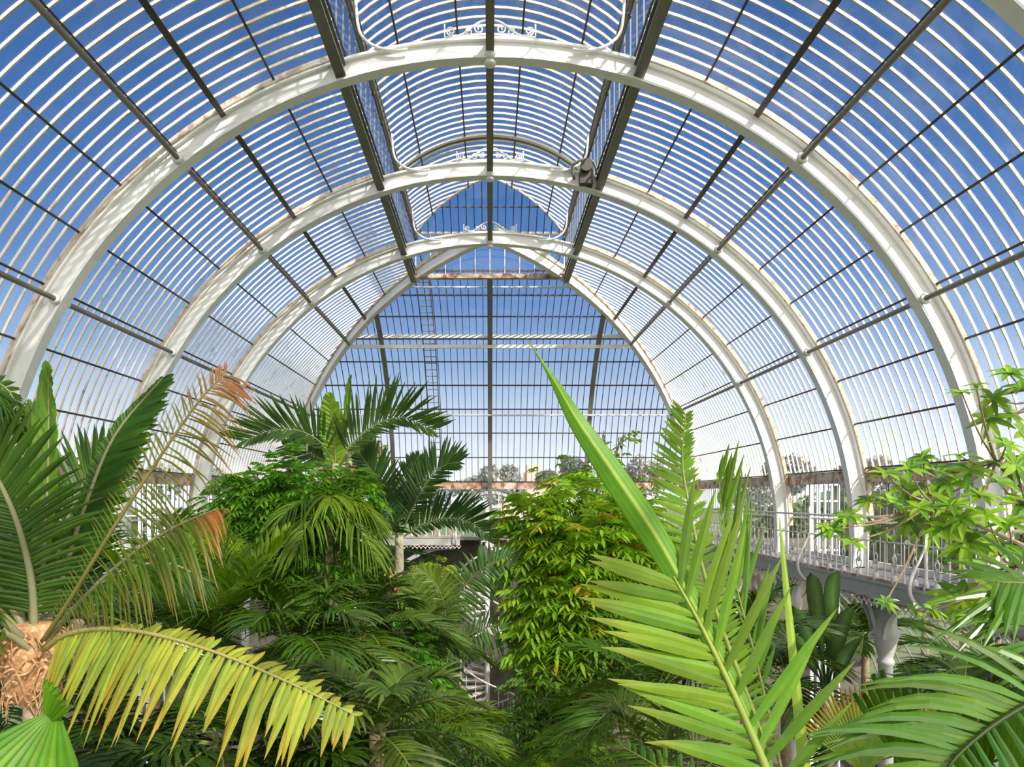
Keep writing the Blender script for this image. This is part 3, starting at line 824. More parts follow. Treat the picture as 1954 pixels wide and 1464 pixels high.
# ---- A: big palm at the left edge
c=P(68,1222,4.5)
A=thing('coconut_palm','big palm at the left edge with a shaggy brown fibre trunk and tall fronds','palm',(c.x,c.y,0))
trunk(A, P(72,1330,4.5), .11,.085,'bark')
m=MB(); q0=P(62,1345,4.5); r=random.Random(5)
prof=[(.07,0),(.13,.10),(.17,.22),(.20,.36),(.19,.46),(.12,.56)]
base=len(m.v)
for k,(rr,z) in enumerate(prof):
    for j in range(20):
        q=2*PI*j/20; f=rr*(1+r.uniform(-.14,.14)); m.vert((q0.x+f*math.cos(q),q0.y+f*math.sin(q),q0.z+z))
for k in range(len(prof)-1):
    for j in range(20): j2=(j+1)%20; m.f.append((base+k*20+j,base+k*20+j2,base+(k+1)*20+j2,base+(k+1)*20+j))
m.f.append(tuple(base+j for j in range(20))[::-1]); m.f.append(tuple(base+100+j for j in range(20)))
for _ in range(170):
    a=r.uniform(0,2*PI); z=r.uniform(.02,.52); rr=.08+.11*math.sin(min(1,z/.42)*PI/2)+.02
    p=V((q0.x+rr*math.cos(a),q0.y+rr*math.sin(a),q0.z+z)); o=V((math.cos(a),math.sin(a),0)); sw=r.uniform(-.4,.4)
    tt=V((-math.sin(a),math.cos(a),0))
    m.tube(cat([p,p+o*.03+Z*r.uniform(-.02,.06)+tt*sw*.1,p+o*r.uniform(.0,.05)+Z*r.uniform(-.16,.06)+tt*sw*.25],4),[.011,.009,.007,.004,.001],4)
m.build('fibre_sheath','fibre',A)
def FA(*a, **k): return frond(A,*a,**k)
PALE=(.42,.40,.24)
FA(px((66,1230,4.5),(60,1110,4.45),(30,990,4.35),(-25,880,4.25),(-90,810,4.2)),.62,60,.034,(.35,-1,.1),(.0,.1),(.05,.15),(15,55),.12,DARK,rib=.03,ribcol=PALE,seed=1,seg=4,jit=.05)
FA(px((72,1230,4.6),(84,1050,4.8),(92,880,4.95),(92,705,5.05)),.32,46,.085,(.2,-1,0),(.12,.12),(0,0),(64,84),.3,BRIGHT,rib=.02,ribcol=PALE,seed=2,sides=(1,.55),jit=.05)
FA(px((62,1230,4.9),(52,1050,5.2),(44,900,5.4),(60,775,5.5)),.30,44,.03,(0,-1,0),(.1,.1),(0,0),(40,75),.3,BRIGHT,rib=.016,ribcol=PALE,seed=3)
FA(px((80,1228,4.6),(118,1110,4.7),(165,960,4.8),(220,830,4.9),(310,722,5.0)),.42,60,.07,(-.3,-1,.3),(.3,.0),(0,.10),(15,60),.25,(.05,.17,.02),rib=.026,ribcol=PALE,seed=4,sides=(.22,1),tip=BRIGHT,tipk=.5,jit=.08)
FA(px((76,1232,4.4),(130,1150,4.2),(215,1010,4.0),(300,880,3.9),(380,765,3.85),(432,712,3.85)),.42,64,.016,(-.2,-1,.35),(.05,.05),(.1,.35),(5,35),.12,(.20,.26,.05),rib=.018,ribcol=(.35,.30,.10),seed=5,sides=(.45,1),tip=(.36,.16,.07),tipk=.9,tipcol_t=.6,end_len=.5,missing=.05)
FA(px((80,1236,4.4),(170,1130,4.3),(255,1055,4.2),(335,1005,4.15),(412,972,4.1)),.42,46,.03,(0,-.5,.8),(-.2,-.2),(.5,.8),(20,55),.2,(.13,.24,.03),rib=.018,ribcol=PALE,seed=6,tip=BROWN,tipk=.5,tipcol_t=.75)
FA(px((84,1240,4.35),(125,1212,4.2),(200,1200,4.05),(300,1212,3.9),(420,1248,3.75),(550,1302,3.6),(680,1366,3.5)),.39,62,.056,(.10,-.45,1),(.02,-.75),(.30,.50),(-45,10),.12,YEL,rib=.02,ribcol=(.55,.5,.18),seed=7,tip=ORANGE,tipk=.8,seg=5,end_len=.25,base_len=.5,sides=(.5,1),label='arching yellow-green frond with orange tips',jit=.4)
FA(px((60,1232,4.4),(-10,1175,4.2),(-90,1140,4.0),(-200,1150,3.9)),.5,36,.03,(0,0,1),(.1,.1),(.4,.4),(20,55),.3,GREEN,rib=.028,ribcol=PALE,seed=8)
FA(px((62,1240,4.35),(0,1205,4.2),(-90,1200,4.0),(-200,1260,3.9)),.5,36,.03,(0,0,1),(.1,.1),(.4,.4),(20,55),.3,GREEN,rib=.026,ribcol=PALE,seed=9)
FA(px((64,1228,4.5),(10,1140,4.5),(-60,1030,4.5),(-160,960,4.5)),.5,36,.03,(0,-.4,1),(.1,.1),(.3,.3),(20,55),.3,GREEN,rib=.028,ribcol=PALE,seed=10)
FA(px((60,1225,4.5),(-90,1050,4.4),(-80,860,4.3),(-30,740,4.3),(20,750,4.3),(52,850,4.35)),.30,60,.022,(0,-1,.2),(.1,.1),(.2,.2),(10,40),.3,DARK,rib=.014,seed=11,sides=(.3,1))
FA(px((76,1230,4.8),(100,1120,5.0),(125,1000,5.2),(175,900,5.3),(240,850,5.3)),.5,46,.04,(0,-1,.3),(.1,.1),(.1,.3),(20,60),.2,(.09,.24,.03),rib=.022,ribcol=PALE,seed=12)
FA(px((82,1232,4.7),(150,1150,4.9),(230,1090,5.1),(320,1075,5.2),(400,1110,5.3)),.45,40,.03,(0,-.4,1),(0,0),(.4,.5),(20,55),.2,DARK,rib=.02,ribcol=PALE,seed=13)
FA(px((60,1228,4.7),(30,1120,4.8),(40,1000,4.9),(20,900,5.0)),.6,50,.036,(0,-1,.2),(.1,.1),(.1,.2),(20,55),.2,(.09,.24,.03),rib=.022,ribcol=PALE,seed=14)

# broad pleated leaf bottom-left
L_=thing('fishtail_palm','small palm in the bottom left corner with broad unsplit pleated leaves','palm',(P(75,1464,3.6).x,3.6,0))
trunk(L_, P(75,1440,3.62), .05,.045,'palebark')
b=P(72,1400,3.6)
fan(L_, P(80,1392,3.6), P(118,1300,3.45)-P(80,1392,3.6), (-.25,-1,.1), .36, .80, 6, (.19,.50,.04), split=.97, seed=3, name='pleated_leaf', mat='leaf', ragged=.08, droop=0)
fan(L_, P(110,1352,3.6), P(30,1464,3.35)-P(110,1352,3.6), (.1,-1,.3), .46, 1.7, 11, (.17,.47,.04), split=.97, seed=4, name='pleated_leaf', mat='leaf', droop=.1)

# ---- right foreground palm
c=P(1500,1600,2.5)
G=thing('feather_palm','large feather palm in the right foreground with a long folded spear leaf','palm',(c.x,c.y+.1,0))
trunk(G, c, .11,.09,'palebark')
def FG(*a, **k): return frond(G,*a,**k)
# spear
m=MB(); path=cat(px((1500,1600,2.55),(1465,1464,2.65),(1400,1310,2.75),(1325,1165,2.82),(1250,1030,2.9),(1170,910,2.95),(1100,805,3.0),(1055,725,3.0),(1005,645,3.0)),60)
wpx=[(0,14),(.12,18),(.3,30),(.42,44),(.55,54),(.65,48),(.75,34),(.84,20),(.91,8),(1,1)]
def interp(tab,t):
    for (a,x),(b,y) in zip(tab,tab[1:]):
        if t<=b: return x+(y-x)*(t-a)/(b-a)
    return tab[-1][1]
prev=None
for k,p in enumerate(path):
    t=k/60; T=(path[min(k+1,60)]-path[max(k-1,0)]).normalized(); S=T.cross(V((0,-1,.1))).normalized(); U=S.cross(T)
    w=interp(wpx,t)*3.0/F*.5; row=[]
    for j in range(13):
        u=-1+2*j/12; rr_=(w*u); h=-abs(u)**1*w*.55+ (.006 if j%2 else 0)*min(1,w/.03)
        cc=mixv((.11,.30,.015),(.24,.44,.03),(.9 if j%2 else .15)*(.8 if j>6 else .4))
        if j==6: cc=(.50,.60,.10)
        row.append(m.vert(p+S*(rr_+.2*w)+U*h,cc))
    if prev:
        for j in range(12): m.f.append((prev[j],prev[j+1],row[j+1],row[j]))
    prev=row
o=m.build('spear_leaf','leaf',G,True,True); o['label']='long folded spear leaf, bright green with yellow midrib'
# main open frond, left and right leaflets
MP=px((1500,1600,2.55),(1470,1490,2.6),(1425,1380,2.68),(1375,1270,2.75),(1330,1180,2.8),(1285,1100,2.85))
FG(MP,.56,18,.054,(.12,-1,.25),(.06,.10),(.05,.02),(26,44),.10,(.20,.42,.035),rib=.022,ribcol=(.45,.55,.12),seed=21,tip=(.5,.4,.08),tipk=.5,seg=6,base_len=.85,end_len=.75,jit=.08,ns=30,sides=(1,0))
FG(MP,.60,11,.044,(.12,-1,.25),(.06,.15),(.05,.02),(34,52),.12,(.17,.38,.03),rib=.018,ribcol=(.45,.55,.12),seed=26,tip=(.45,.45,.1),tipk=.3,seg=6,base_len=.8,end_len=.8,jit=.1,ns=30,sides=(0,1))
# upper feather behind
FG(px((1510,1600,3.0),(1475,1480,3.1),(1430,1340,3.2),(1385,1220,3.3),(1345,1100,3.4),(1318,980,3.5),(1302,880,3.6),(1308,790,3.6)),.26,74,.028,(.15,-1,.1),(.08,.12),(.06,0),(12,38),.18,(.20,.42,.035),rib=.018,ribcol=(.40,.48,.12),seed=22,seg=4,sides=(1,.45),base_len=.8,end_len=.45,ns=30)
FG(px((1520,1600,3.2),(1480,1420,3.3),(1440,1250,3.4),(1405,1120,3.5),(1380,1000,3.6),(1370,900,3.6)),.48,18,.030,(.3,-1,0),(.1,.2),(0,0),(60,80),.3,(.13,.32,.03),rib=.010,seed=23,seg=4,sides=(.2,1))
m=MB(); path=cat(px((1560,1600,2.6),(1535,1464,2.7),(1518,1300,2.8),(1500,1120,2.9),(1487,985,2.95)),24); prev=None
for k,p in enumerate(path):
    w=(.030*(1-k/24)**.6+.001); a=m.vert(p-X*w,(.34,.50,.06)); b=m.vert(p-Y*w*.5,(.45,.58,.1)); e=m.vert(p+X*w,(.34,.50,.06))
    if prev: m.f += [(prev[0],prev[1],b,a),(prev[1],prev[2],e,b)]
    prev=(a,b,e)
m.build('spear_leaf','leaf',G,False,True)
FG(px((1450,1650,3.0),(1380,1560,3.4),(1280,1480,3.7),(1180,1420,4.0)),.45,26,.03,(0,-.4,1),(.1,.1),(.3,.4),(20,55),.15,GREEN,rib=.014,seed=25,seg=3,tip=BROWN,tipk=.3)

# ---- J: glossy frond bottom-right
c=P(2150,1500,2.7)
J=thing('arching_palm','palm in the bottom right corner with a dark arching frond of long glossy leaflets','palm',(c.x,c.y,0))
trunk(J,c,.1,.08,'bark')
frond(J,px((2150,1500,2.7),(2100,1330,2.65),(2010,1325,2.55),(1930,1362,2.5),(1860,1412,2.45),(1805,1470,2.4),(1770,1550,2.4)),.80,19,.036,(-.25,-1,.5),(.35,.0),(.20,.1),(20,40),.15,(.055,.19,.02),rib=.018,ribcol=(.06,.10,.02),seed=31,seg=7,mat='leafg',sides=(1,.0) ,ns=30,end_len=.8,base_len=.8,curl=((-.12,0,0),None))
frond(J,px((2150,1500,2.72),(2100,1330,2.67),(2010,1325,2.57),(1930,1362,2.52),(1860,1412,2.47),(1805,1470,2.42),(1770,1550,2.42)),.60,30,.042,(-.25,-1,.5),(.1,.0),(.20,.5),(20,40),.15,(.12,.30,.03),rib=.012,ribcol=(.06,.10,.02),seed=32,seg=5,mat='leafg',sides=(0,1),ns=30)
frond(J,px((2150,1500,2.7),(2120,1300,2.8),(2060,1180,2.9),(1980,1120,3.0),(1900,1110,3.0)),.6,26,.04,(-.2,-.6,.8),(.2,.0),(.4,.4),(20,50),.15,GREEN,rib=.016,seed=33,seg=5,mat='leafg')
# broad leaf behind
for i,(a,b_,cc) in enumerate((((1780,1560,3.3),(1700,1330,3.6),(.13,.33,.03)),((1860,1600,3.4),(1850,1300,3.7),(.15,.36,.03)),((1930,1560,3.3),(1950,1240,3.6),(.12,.32,.03)))):
    fan(J,P(*a),P(*b_)-P(*a),(0,-1,.3),.85,.55,8,cc,split=.8,seed=40+i,name='broad_leaf')

# ---- K: fan palms with rusty tips
K=thing('fan_palm','fan palm with rust-tipped pleated leaves below the right gallery column','palm',(P(1660,1500,5).x,5,0))
trunk(K,P(1660,1560,5.0),.1,.08,'bark')
b=P(1650,1480,5.0); fan(K,b,V((-.05,-.05,1)),(0,-1,.1),.88,1.7,34,(.22,.38,.07),ORANGE,.9,.72,seed=5,stalk=[P(1660,1560,5),b])
b=P(1755,1500,5.2); fan(K,b,V((.1,-.05,1)),(0,-1,.1),.85,1.5,30,(.18,.33,.06),ORANGE,.8,.72,seed=6,stalk=[P(1660,1560,5),b])

# ---- I: branches with whorled leaves, right edge
c=P(2080,1100,4.6)
I=thing('whorled_shrub','leafy branches with whorls of bright green leaves reaching in from the right edge','shrub',(c.x,c.y,0))
trunk(I,c,.07,.05,'bark',rings=False)
r=random.Random(11); whorls=[(1835,750,50),(1862,735,36),(1925,712,50),(1950,740,60),(1885,800,55),(1925,790,50),(1950,830,60),(1655,955,42),(1618,985,45),(1590,1010,42),(1572,1005,28),(1690,905,52),(1735,895,50),(1700,960,55),(1665,1010,48),(1625,1035,45),(1740,1000,52),(1770,940,66),(1790,900,60),(1815,965,60),(1850,900,60),(1870,945,62),(1905,920,62),(1940,890,62),(1950,960,60),(1845,1035,62),(1895,1040,62),(1775,1010,50),(1725,930,60),(1760,875,40),(1830,870,45),(1880,880,50),(1920,850,50),(1835,1140,80),(1850,1075,62),(1790,950,60),(1805,1005,55),(1755,970,50),(1810,925,58),(1835,990,55),(1880,985,55),(1925,1000,55),(1780,1165,36),(1690,1150,34),(1905,1130,70),(1745,1165,30),(1895,760,40),(1950,1060,60),(1860,1180,60)]
bm=MB(); hub=P(1960,960,4.6)
hubs=[P(1985,760,4.7),P(1900,880,4.6),P(1960,960,4.6),P(1780,960,4.5),P(1940,1080,4.5)]
for h_ in hubs: bm.tube(cat([c,c.lerp(h_,.6)+V((.1,0,-.05)),h_],8),.016,6)
for i,(x,y,s_) in enumerate(whorls):
    d=4.5+r.uniform(-.35,.35); p=P(x,y,d); h_=min(hubs,key=lambda q:(q-p).length+ (0 if q.x>p.x else .4))
    bm.tube(cat([h_,h_.lerp(p,.5)+V((0,0,-.04)),p],6),[.010,.009,.008,.007,.006,.005,.005],5)
    m=MB(); ax=V((r.uniform(-.5,.3),r.uniform(-.7,-.1),r.uniform(.2,.9))).normalized(); a1=ax.cross(V((1,0,.2))).normalized(); a2=ax.cross(a1)
    nl=r.randint(8,11); ln=s_*d/F*.78
    for k in range(nl):
        q=2*PI*k/nl+r.uniform(-.2,.2); dd=(a1*math.cos(q)+a2*math.sin(q)+ax*r.uniform(.05,.5)).normalized(); wv=ax.cross(dd).normalized()
        blade(m,p,dd,wv,dd.cross(wv),ln*r.uniform(.8,1.15),ln*.29,.3,vary((.36,.70,.05) if r.random()<.65 else (.13,.34,.03),r,.2),GREEN,0,9,.12)
    m.build('leaf_whorl','leafg',I,False,True)
bm.build('branches','bark',I)

# ---- B: kentia palm, centre-left, with pale new leaf
c=P(640,885,13.5)
B_=thing('kentia_palm','slender palm rising above the bushy tree, with a pale green unopened leaf','palm',(c.x,c.y,0))
trunk(B_,c,.11,.07,'palebark')
def FB(pts,L,**k):
    kw=dict(n=36,W=.065,up=(0,-.9,.4),lift=(.1,.1),droop=(0,0),fwd=(25,60),t0=.16,col=(.06,.15,.03),rib=.022,seg=3,base_len=.7,end_len=.35); kw.update(k); return frond(B_,px(*pts),L,**kw)
FB([(640,890,13.5),(612,845,13.5),(570,822,13.4),(520,822,13.2),(462,842,13.1)],.85,seed=51,sides=(.5,1),lift=(-.1,.5),fwd=(38,66),end_len=.6)
FB([(645,890,13.5),(670,848,13.5),(715,812,13.5),(765,797,13.4),(825,820,13.2)],1.0,seed=52,sides=(1,.45),lift=(.5,-.1),fwd=(38,66),end_len=.6)
FB([(640,890,13.5),(638,850,13.5),(632,800,13.4),(628,756,13.3)],.30,seed=53,col=(.26,.52,.04),W=.22,n=18,fwd=(20,45),up=(0,-1,0),t0=.05,base_len=.8,label='pale green half-open leaf')
FB([(645,890,13.5),(655,830,13.6),(662,780,13.7),(668,722,13.7)],.28,seed=54,col=(.14,.34,.03),fwd=(75,84))
FB([(640,890,13.5),(600,870,13.8),(570,855,14),(540,850,14.4)],.6,seed=55)

# ---- C: dark palm right of it
c=P(762,1022,17)
C_=thing('dark_palm','dark green palm with raised feathery fronds in front of the far gallery','palm',(c.x,c.y,0))
trunk(C_,c,.14,.11,'palebark')
def FC(pts,L,**k):
    kw=dict(n=38,W=.085,up=(0,-.9,.4),lift=(.1,.1),droop=(.05,.05),fwd=(25,60),t0=.14,col=(.035,.11,.025),rib=.03,seg=3,base_len=.6,end_len=.35,ribcol=(.25,.28,.12)); kw.update(k); return frond(C_,px(*pts),L,**kw)
FC([(762,1030,17),(745,980,17),(722,920,17),(700,885,16.9),(688,868,16.8)],.95,seed=61,sides=(.5,1),end_len=.5)
FC([(762,1030,17),(785,975,17),(812,925,17),(845,890,16.9),(875,882,16.8)],.95,seed=62,sides=(1,.6))
FC([(762,1030,17),(800,1005,17),(850,990,16.8),(900,1000,16.5),(940,1030,16.3)],1.0,seed=63,sides=(1,.4),lift=(.3,0))
FC([(762,1030,17),(765,970,17.2),(780,915,17.3),(800,870,17.4)],.6,seed=64,col=(.06,.17,.03))
FC([(762,1030,17),(745,1000,16.5),(715,985,16.2),(680,1000,16)],.9,seed=65,up=(0,-.3,1),droop=(.3,.3))
FC([(762,1030,17),(740,985,17.5),(725,950,17.6),(705,905,17.7)],.5,seed=66,col=(.06,.17,.03))
m=MB(); r=random.Random(8); cc=P(757,1118,16.6)
for _ in range(200):
    d=V((r.gauss(0,1.3),r.gauss(0,1)-.7,r.gauss(0,.5)+.2)).normalized()
    m.tube([cc,cc+d*r.uniform(.2,.6)-Z*.05],[.014,.026],4)
m.build('fruit_stalks','fibre',C_)

# ---- weeping bright palm
palm('bright weeping palm with long narrow hanging leaflets below the bushy tree', P(628,985,11.5), 13, 1.45,.66,(.20,.46,.03),seed=71,elev=(15,70),sag=.75,W=.042,n=26,tr=.07,droop=.9,seg=4,missing=.03)
# ---- D: bushy tree
leafy_tree('bushy dark green tree with small palmate leaves, left of the glazed end',
  [(P(470,960,12.6),(.65,.6,.6)),(P(520,940,12.6),(.6,.6,.55)),(P(580,960,12.4),(.8,.7,.85)),(P(650,965,12.6),(.7,.6,.6)),(P(685,935,13),(.4,.5,.35)),(P(520,1030,12.2),(.85,.7,.9)),(P(610,1040,12.0),(.8,.6,.8)),(P(440,1000,12.6),(.35,.4,.45))],
  P(570,1080,12.8),[(.14,.42,.04),(.08,.26,.02),(.22,.52,.04)],1300,.30,3,.19,.065,seed=12)
# ---- E: yellow-green tree in the centre
leafy_tree('tall yellow-green tree with drooping compound leaves in the middle of the view',
  [(P(1040,1000,12.8),(.8,.7,.5)),(P(1110,960,13),(.7,.6,.5)),(P(1180,1010,12.8),(.8,.7,.6)),(P(1030,1065,12.3),(.55,.5,.55)),(P(1110,1060,12.0),(.9,.7,.8)),(P(1200,1100,12.0),(.8,.7,.9)),(P(1075,1150,11.6),(.7,.6,.8)),(P(1130,1190,11.4),(.9,.7,.8)),(P(1065,1240,11.2),(.65,.6,.5)),(P(985,1040,12.6),(.25,.3,.2))],
  P(1120,1200,12.6),[(.30,.62,.04),(.20,.50,.03),(.46,.72,.05),(.12,.32,.02),(.66,.56,.06)],1350,.42,4,.25,.075,seed=13,tr=.14)
m_=leafy_tree('thin climbing twigs with sparse leaves against the end glass, right of centre',
  [(P(1150,900,15.5),(.5,.3,.6)),(P(1060,900,15.5),(.45,.3,.35)),(P(1180,850,15.5),(.3,.3,.4)),(P(1230,930,15.5),(.5,.3,.4)),(P(1085,940,15.5),(.8,.3,.25))],P(1140,980,15.5),[(.24,.46,.05),(.15,.36,.03)],110,.25,2,.2,.07,seed=14,tr=.03,name='climbing_vine',catn='vine')
leafy_tree('low dense shrub of small grey-green leaves under the yellow-green tree',
  [(P(1040,1330,10.6),(.5,.5,.5)),(P(1070,1380,10.2),(.7,.6,.6)),(P(980,1430,9.8),(.7,.6,.5)),(P(1120,1320,10.6),(.5,.5,.5)),(P(1090,1450,9.6),(.6,.5,.5)),(P(1160,1300,10.8),(.5,.5,.6))],
  P(1050,1400,10.6),[(.18,.40,.08),(.26,.50,.12),(.10,.28,.04)],1300,.2,3,.12,.045,seed=15,name='leafy_shrub',catn='shrub')
leafy_tree('small bright broadleaf shrub at the bottom edge, middle of the view',
  [(P(1105,1450,8.6),(.35,.4,.25)),(P(1060,1475,8.4),(.3,.3,.2))],P(1090,1500,8.7),[(.34,.68,.06)],90,.2,3,.16,.05,seed=16,name='leafy_shrub',catn='shrub')
leafy_tree('bright green shrub between palm fronds, lower centre-left',
  [(P(760,1270,9.4),(.55,.5,.5)),(P(700,1300,9.4),(.3,.4,.4)),(P(800,1340,9.2),(.3,.4,.6))],P(760,1330,9.6),[(.16,.56,.05),(.10,.38,.03)],340,.2,3,.12,.05,seed=17,name='leafy_shrub',catn='shrub')
leafy_tree('yellowish shrub under the far gallery, beside the spiral stair',
  [(P(835,1100,15),(.4,.4,.3)),(P(800,1130,15),(.3,.3,.3))],P(820,1150,15.2),[(.46,.62,.05),(.24,.46,.03)],130,.25,3,.16,.06,seed=18,name='leafy_shrub',catn='shrub')

# ---- mid-depth palms filling the lower half
palm('vivid green feather palm left of the bushy tree', P(400,1250,8.6),13,2.3,0.69,(.24,.58,.03),seed=81,elev=(45,86),sag=.25,W=.046,n=34,droop=.25,tr=.08,lean=(.1,.1))
palm('bright palm with fine leaflets behind the brown-tipped frond', P(350,1130,10.4),11,1.8,0.62,(.26,.58,.06),seed=82,elev=(20,80),sag=.5,W=.046,n=24,droop=.3,tr=.07)
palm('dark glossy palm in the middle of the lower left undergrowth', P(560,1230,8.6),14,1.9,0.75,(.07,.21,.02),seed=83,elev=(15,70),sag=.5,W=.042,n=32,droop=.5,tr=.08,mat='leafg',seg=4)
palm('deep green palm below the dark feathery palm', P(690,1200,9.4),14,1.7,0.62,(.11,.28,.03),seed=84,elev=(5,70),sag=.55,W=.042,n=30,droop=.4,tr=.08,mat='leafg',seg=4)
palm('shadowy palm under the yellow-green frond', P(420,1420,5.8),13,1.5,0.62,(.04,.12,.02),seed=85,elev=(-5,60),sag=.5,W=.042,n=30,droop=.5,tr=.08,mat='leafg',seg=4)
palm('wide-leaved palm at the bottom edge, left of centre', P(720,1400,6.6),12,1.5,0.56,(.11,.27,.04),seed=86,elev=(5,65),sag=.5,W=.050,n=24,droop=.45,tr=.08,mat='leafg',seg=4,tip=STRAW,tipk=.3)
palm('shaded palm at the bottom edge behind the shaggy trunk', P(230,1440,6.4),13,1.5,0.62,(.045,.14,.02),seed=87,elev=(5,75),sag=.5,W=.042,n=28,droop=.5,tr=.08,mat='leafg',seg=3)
palm('blue-green palm in front of the spiral stair', P(790,1240,10.5),11,1.35,0.56,(.12,.27,.07),seed=88,elev=(15,75),sag=.6,W=.046,n=28,droop=.35,tr=.07,seg=3)
palm('short bright palm at the foot of the spiral stair', P(830,1400,8.8),11,1.1,0.53,(.18,.40,.03),seed=89,elev=(5,70),sag=.55,W=.03,n=28,droop=.4,tr=.06)
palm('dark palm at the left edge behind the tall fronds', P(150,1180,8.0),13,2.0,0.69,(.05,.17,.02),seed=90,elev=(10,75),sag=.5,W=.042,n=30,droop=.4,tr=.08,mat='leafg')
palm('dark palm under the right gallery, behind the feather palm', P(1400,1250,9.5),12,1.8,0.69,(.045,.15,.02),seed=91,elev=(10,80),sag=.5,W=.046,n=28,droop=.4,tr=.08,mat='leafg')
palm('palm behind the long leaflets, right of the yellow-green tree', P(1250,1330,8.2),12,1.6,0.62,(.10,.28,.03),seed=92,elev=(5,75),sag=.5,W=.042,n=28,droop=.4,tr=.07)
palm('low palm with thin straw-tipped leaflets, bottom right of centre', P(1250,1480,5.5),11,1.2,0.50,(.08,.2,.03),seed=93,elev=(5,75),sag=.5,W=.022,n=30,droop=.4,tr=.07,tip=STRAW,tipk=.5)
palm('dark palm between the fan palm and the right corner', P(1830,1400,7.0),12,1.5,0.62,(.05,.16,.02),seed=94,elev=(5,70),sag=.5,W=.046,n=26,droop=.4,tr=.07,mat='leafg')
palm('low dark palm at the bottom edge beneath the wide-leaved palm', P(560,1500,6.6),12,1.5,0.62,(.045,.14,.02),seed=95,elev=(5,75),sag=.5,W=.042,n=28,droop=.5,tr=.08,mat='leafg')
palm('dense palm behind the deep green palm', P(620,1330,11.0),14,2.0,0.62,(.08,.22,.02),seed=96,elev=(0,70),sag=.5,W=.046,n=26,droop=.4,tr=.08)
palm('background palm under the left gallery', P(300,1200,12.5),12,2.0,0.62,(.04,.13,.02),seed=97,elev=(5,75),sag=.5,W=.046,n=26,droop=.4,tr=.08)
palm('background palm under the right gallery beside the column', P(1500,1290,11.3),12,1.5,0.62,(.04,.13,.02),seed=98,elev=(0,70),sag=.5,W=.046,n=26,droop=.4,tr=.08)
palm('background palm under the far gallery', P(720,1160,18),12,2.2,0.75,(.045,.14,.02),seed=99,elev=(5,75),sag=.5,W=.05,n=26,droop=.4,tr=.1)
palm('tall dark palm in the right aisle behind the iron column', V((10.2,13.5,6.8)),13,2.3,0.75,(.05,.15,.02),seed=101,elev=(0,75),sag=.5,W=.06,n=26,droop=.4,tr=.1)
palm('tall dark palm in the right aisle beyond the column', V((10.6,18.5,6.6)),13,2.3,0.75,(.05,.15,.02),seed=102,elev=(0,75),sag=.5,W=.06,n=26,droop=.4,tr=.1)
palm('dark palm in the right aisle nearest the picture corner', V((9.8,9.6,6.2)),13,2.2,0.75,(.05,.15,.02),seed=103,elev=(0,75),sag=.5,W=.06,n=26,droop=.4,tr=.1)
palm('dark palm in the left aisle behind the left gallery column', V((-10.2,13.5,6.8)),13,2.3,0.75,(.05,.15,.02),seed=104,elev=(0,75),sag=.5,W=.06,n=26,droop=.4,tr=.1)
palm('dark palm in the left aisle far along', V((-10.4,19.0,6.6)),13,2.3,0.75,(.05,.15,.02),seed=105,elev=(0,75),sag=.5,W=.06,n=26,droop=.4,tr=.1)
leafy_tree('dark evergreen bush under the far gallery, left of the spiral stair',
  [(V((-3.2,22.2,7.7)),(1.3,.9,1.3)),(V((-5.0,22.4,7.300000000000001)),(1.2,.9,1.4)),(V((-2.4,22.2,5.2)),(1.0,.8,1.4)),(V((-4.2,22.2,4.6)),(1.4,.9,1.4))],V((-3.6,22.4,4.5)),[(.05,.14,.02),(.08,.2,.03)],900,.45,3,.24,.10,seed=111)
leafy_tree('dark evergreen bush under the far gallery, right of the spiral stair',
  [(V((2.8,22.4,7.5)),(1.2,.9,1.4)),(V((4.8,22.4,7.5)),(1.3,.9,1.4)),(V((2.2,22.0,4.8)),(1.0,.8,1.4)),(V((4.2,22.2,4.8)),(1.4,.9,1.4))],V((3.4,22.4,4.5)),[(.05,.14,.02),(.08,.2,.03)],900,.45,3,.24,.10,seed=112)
leafy_tree('dark shrubs in the bed around the foot of the spiral stair',
  [(V((-1.6,20.5,3.2)),(1.0,.8,1.3)),(V((0.6,21.6,2.4)),(1.2,.8,1.2)),(V((2.0,19.5,3.0)),(1.1,.8,1.3))],V((.2,20.8,2.0)),[(.05,.14,.02),(.09,.22,.03)],600,.4,3,.22,.09,seed=113,name='leafy_shrub',catn='shrub')
K2=thing('small_fan_palm','small fan palm with one star-shaped leaf at the bottom edge, left of centre','palm',(P(800,1440,7).x,7,0))
trunk(K2,P(760,1470,7.1),.05,.04,'bark')
b=P(828,1430,6.9)
for k in range(5): fan(K2,b,V((math.cos(rad(-60+k*50)),-.1,math.sin(rad(-60+k*50)))),(0,-1,.2),.42,.7,7,(.14,.30,.07),split=.25,seed=60+k,stalk=[P(760,1460,7.1),P(790,1415,7),b] if k==0 else None,droop=.15)
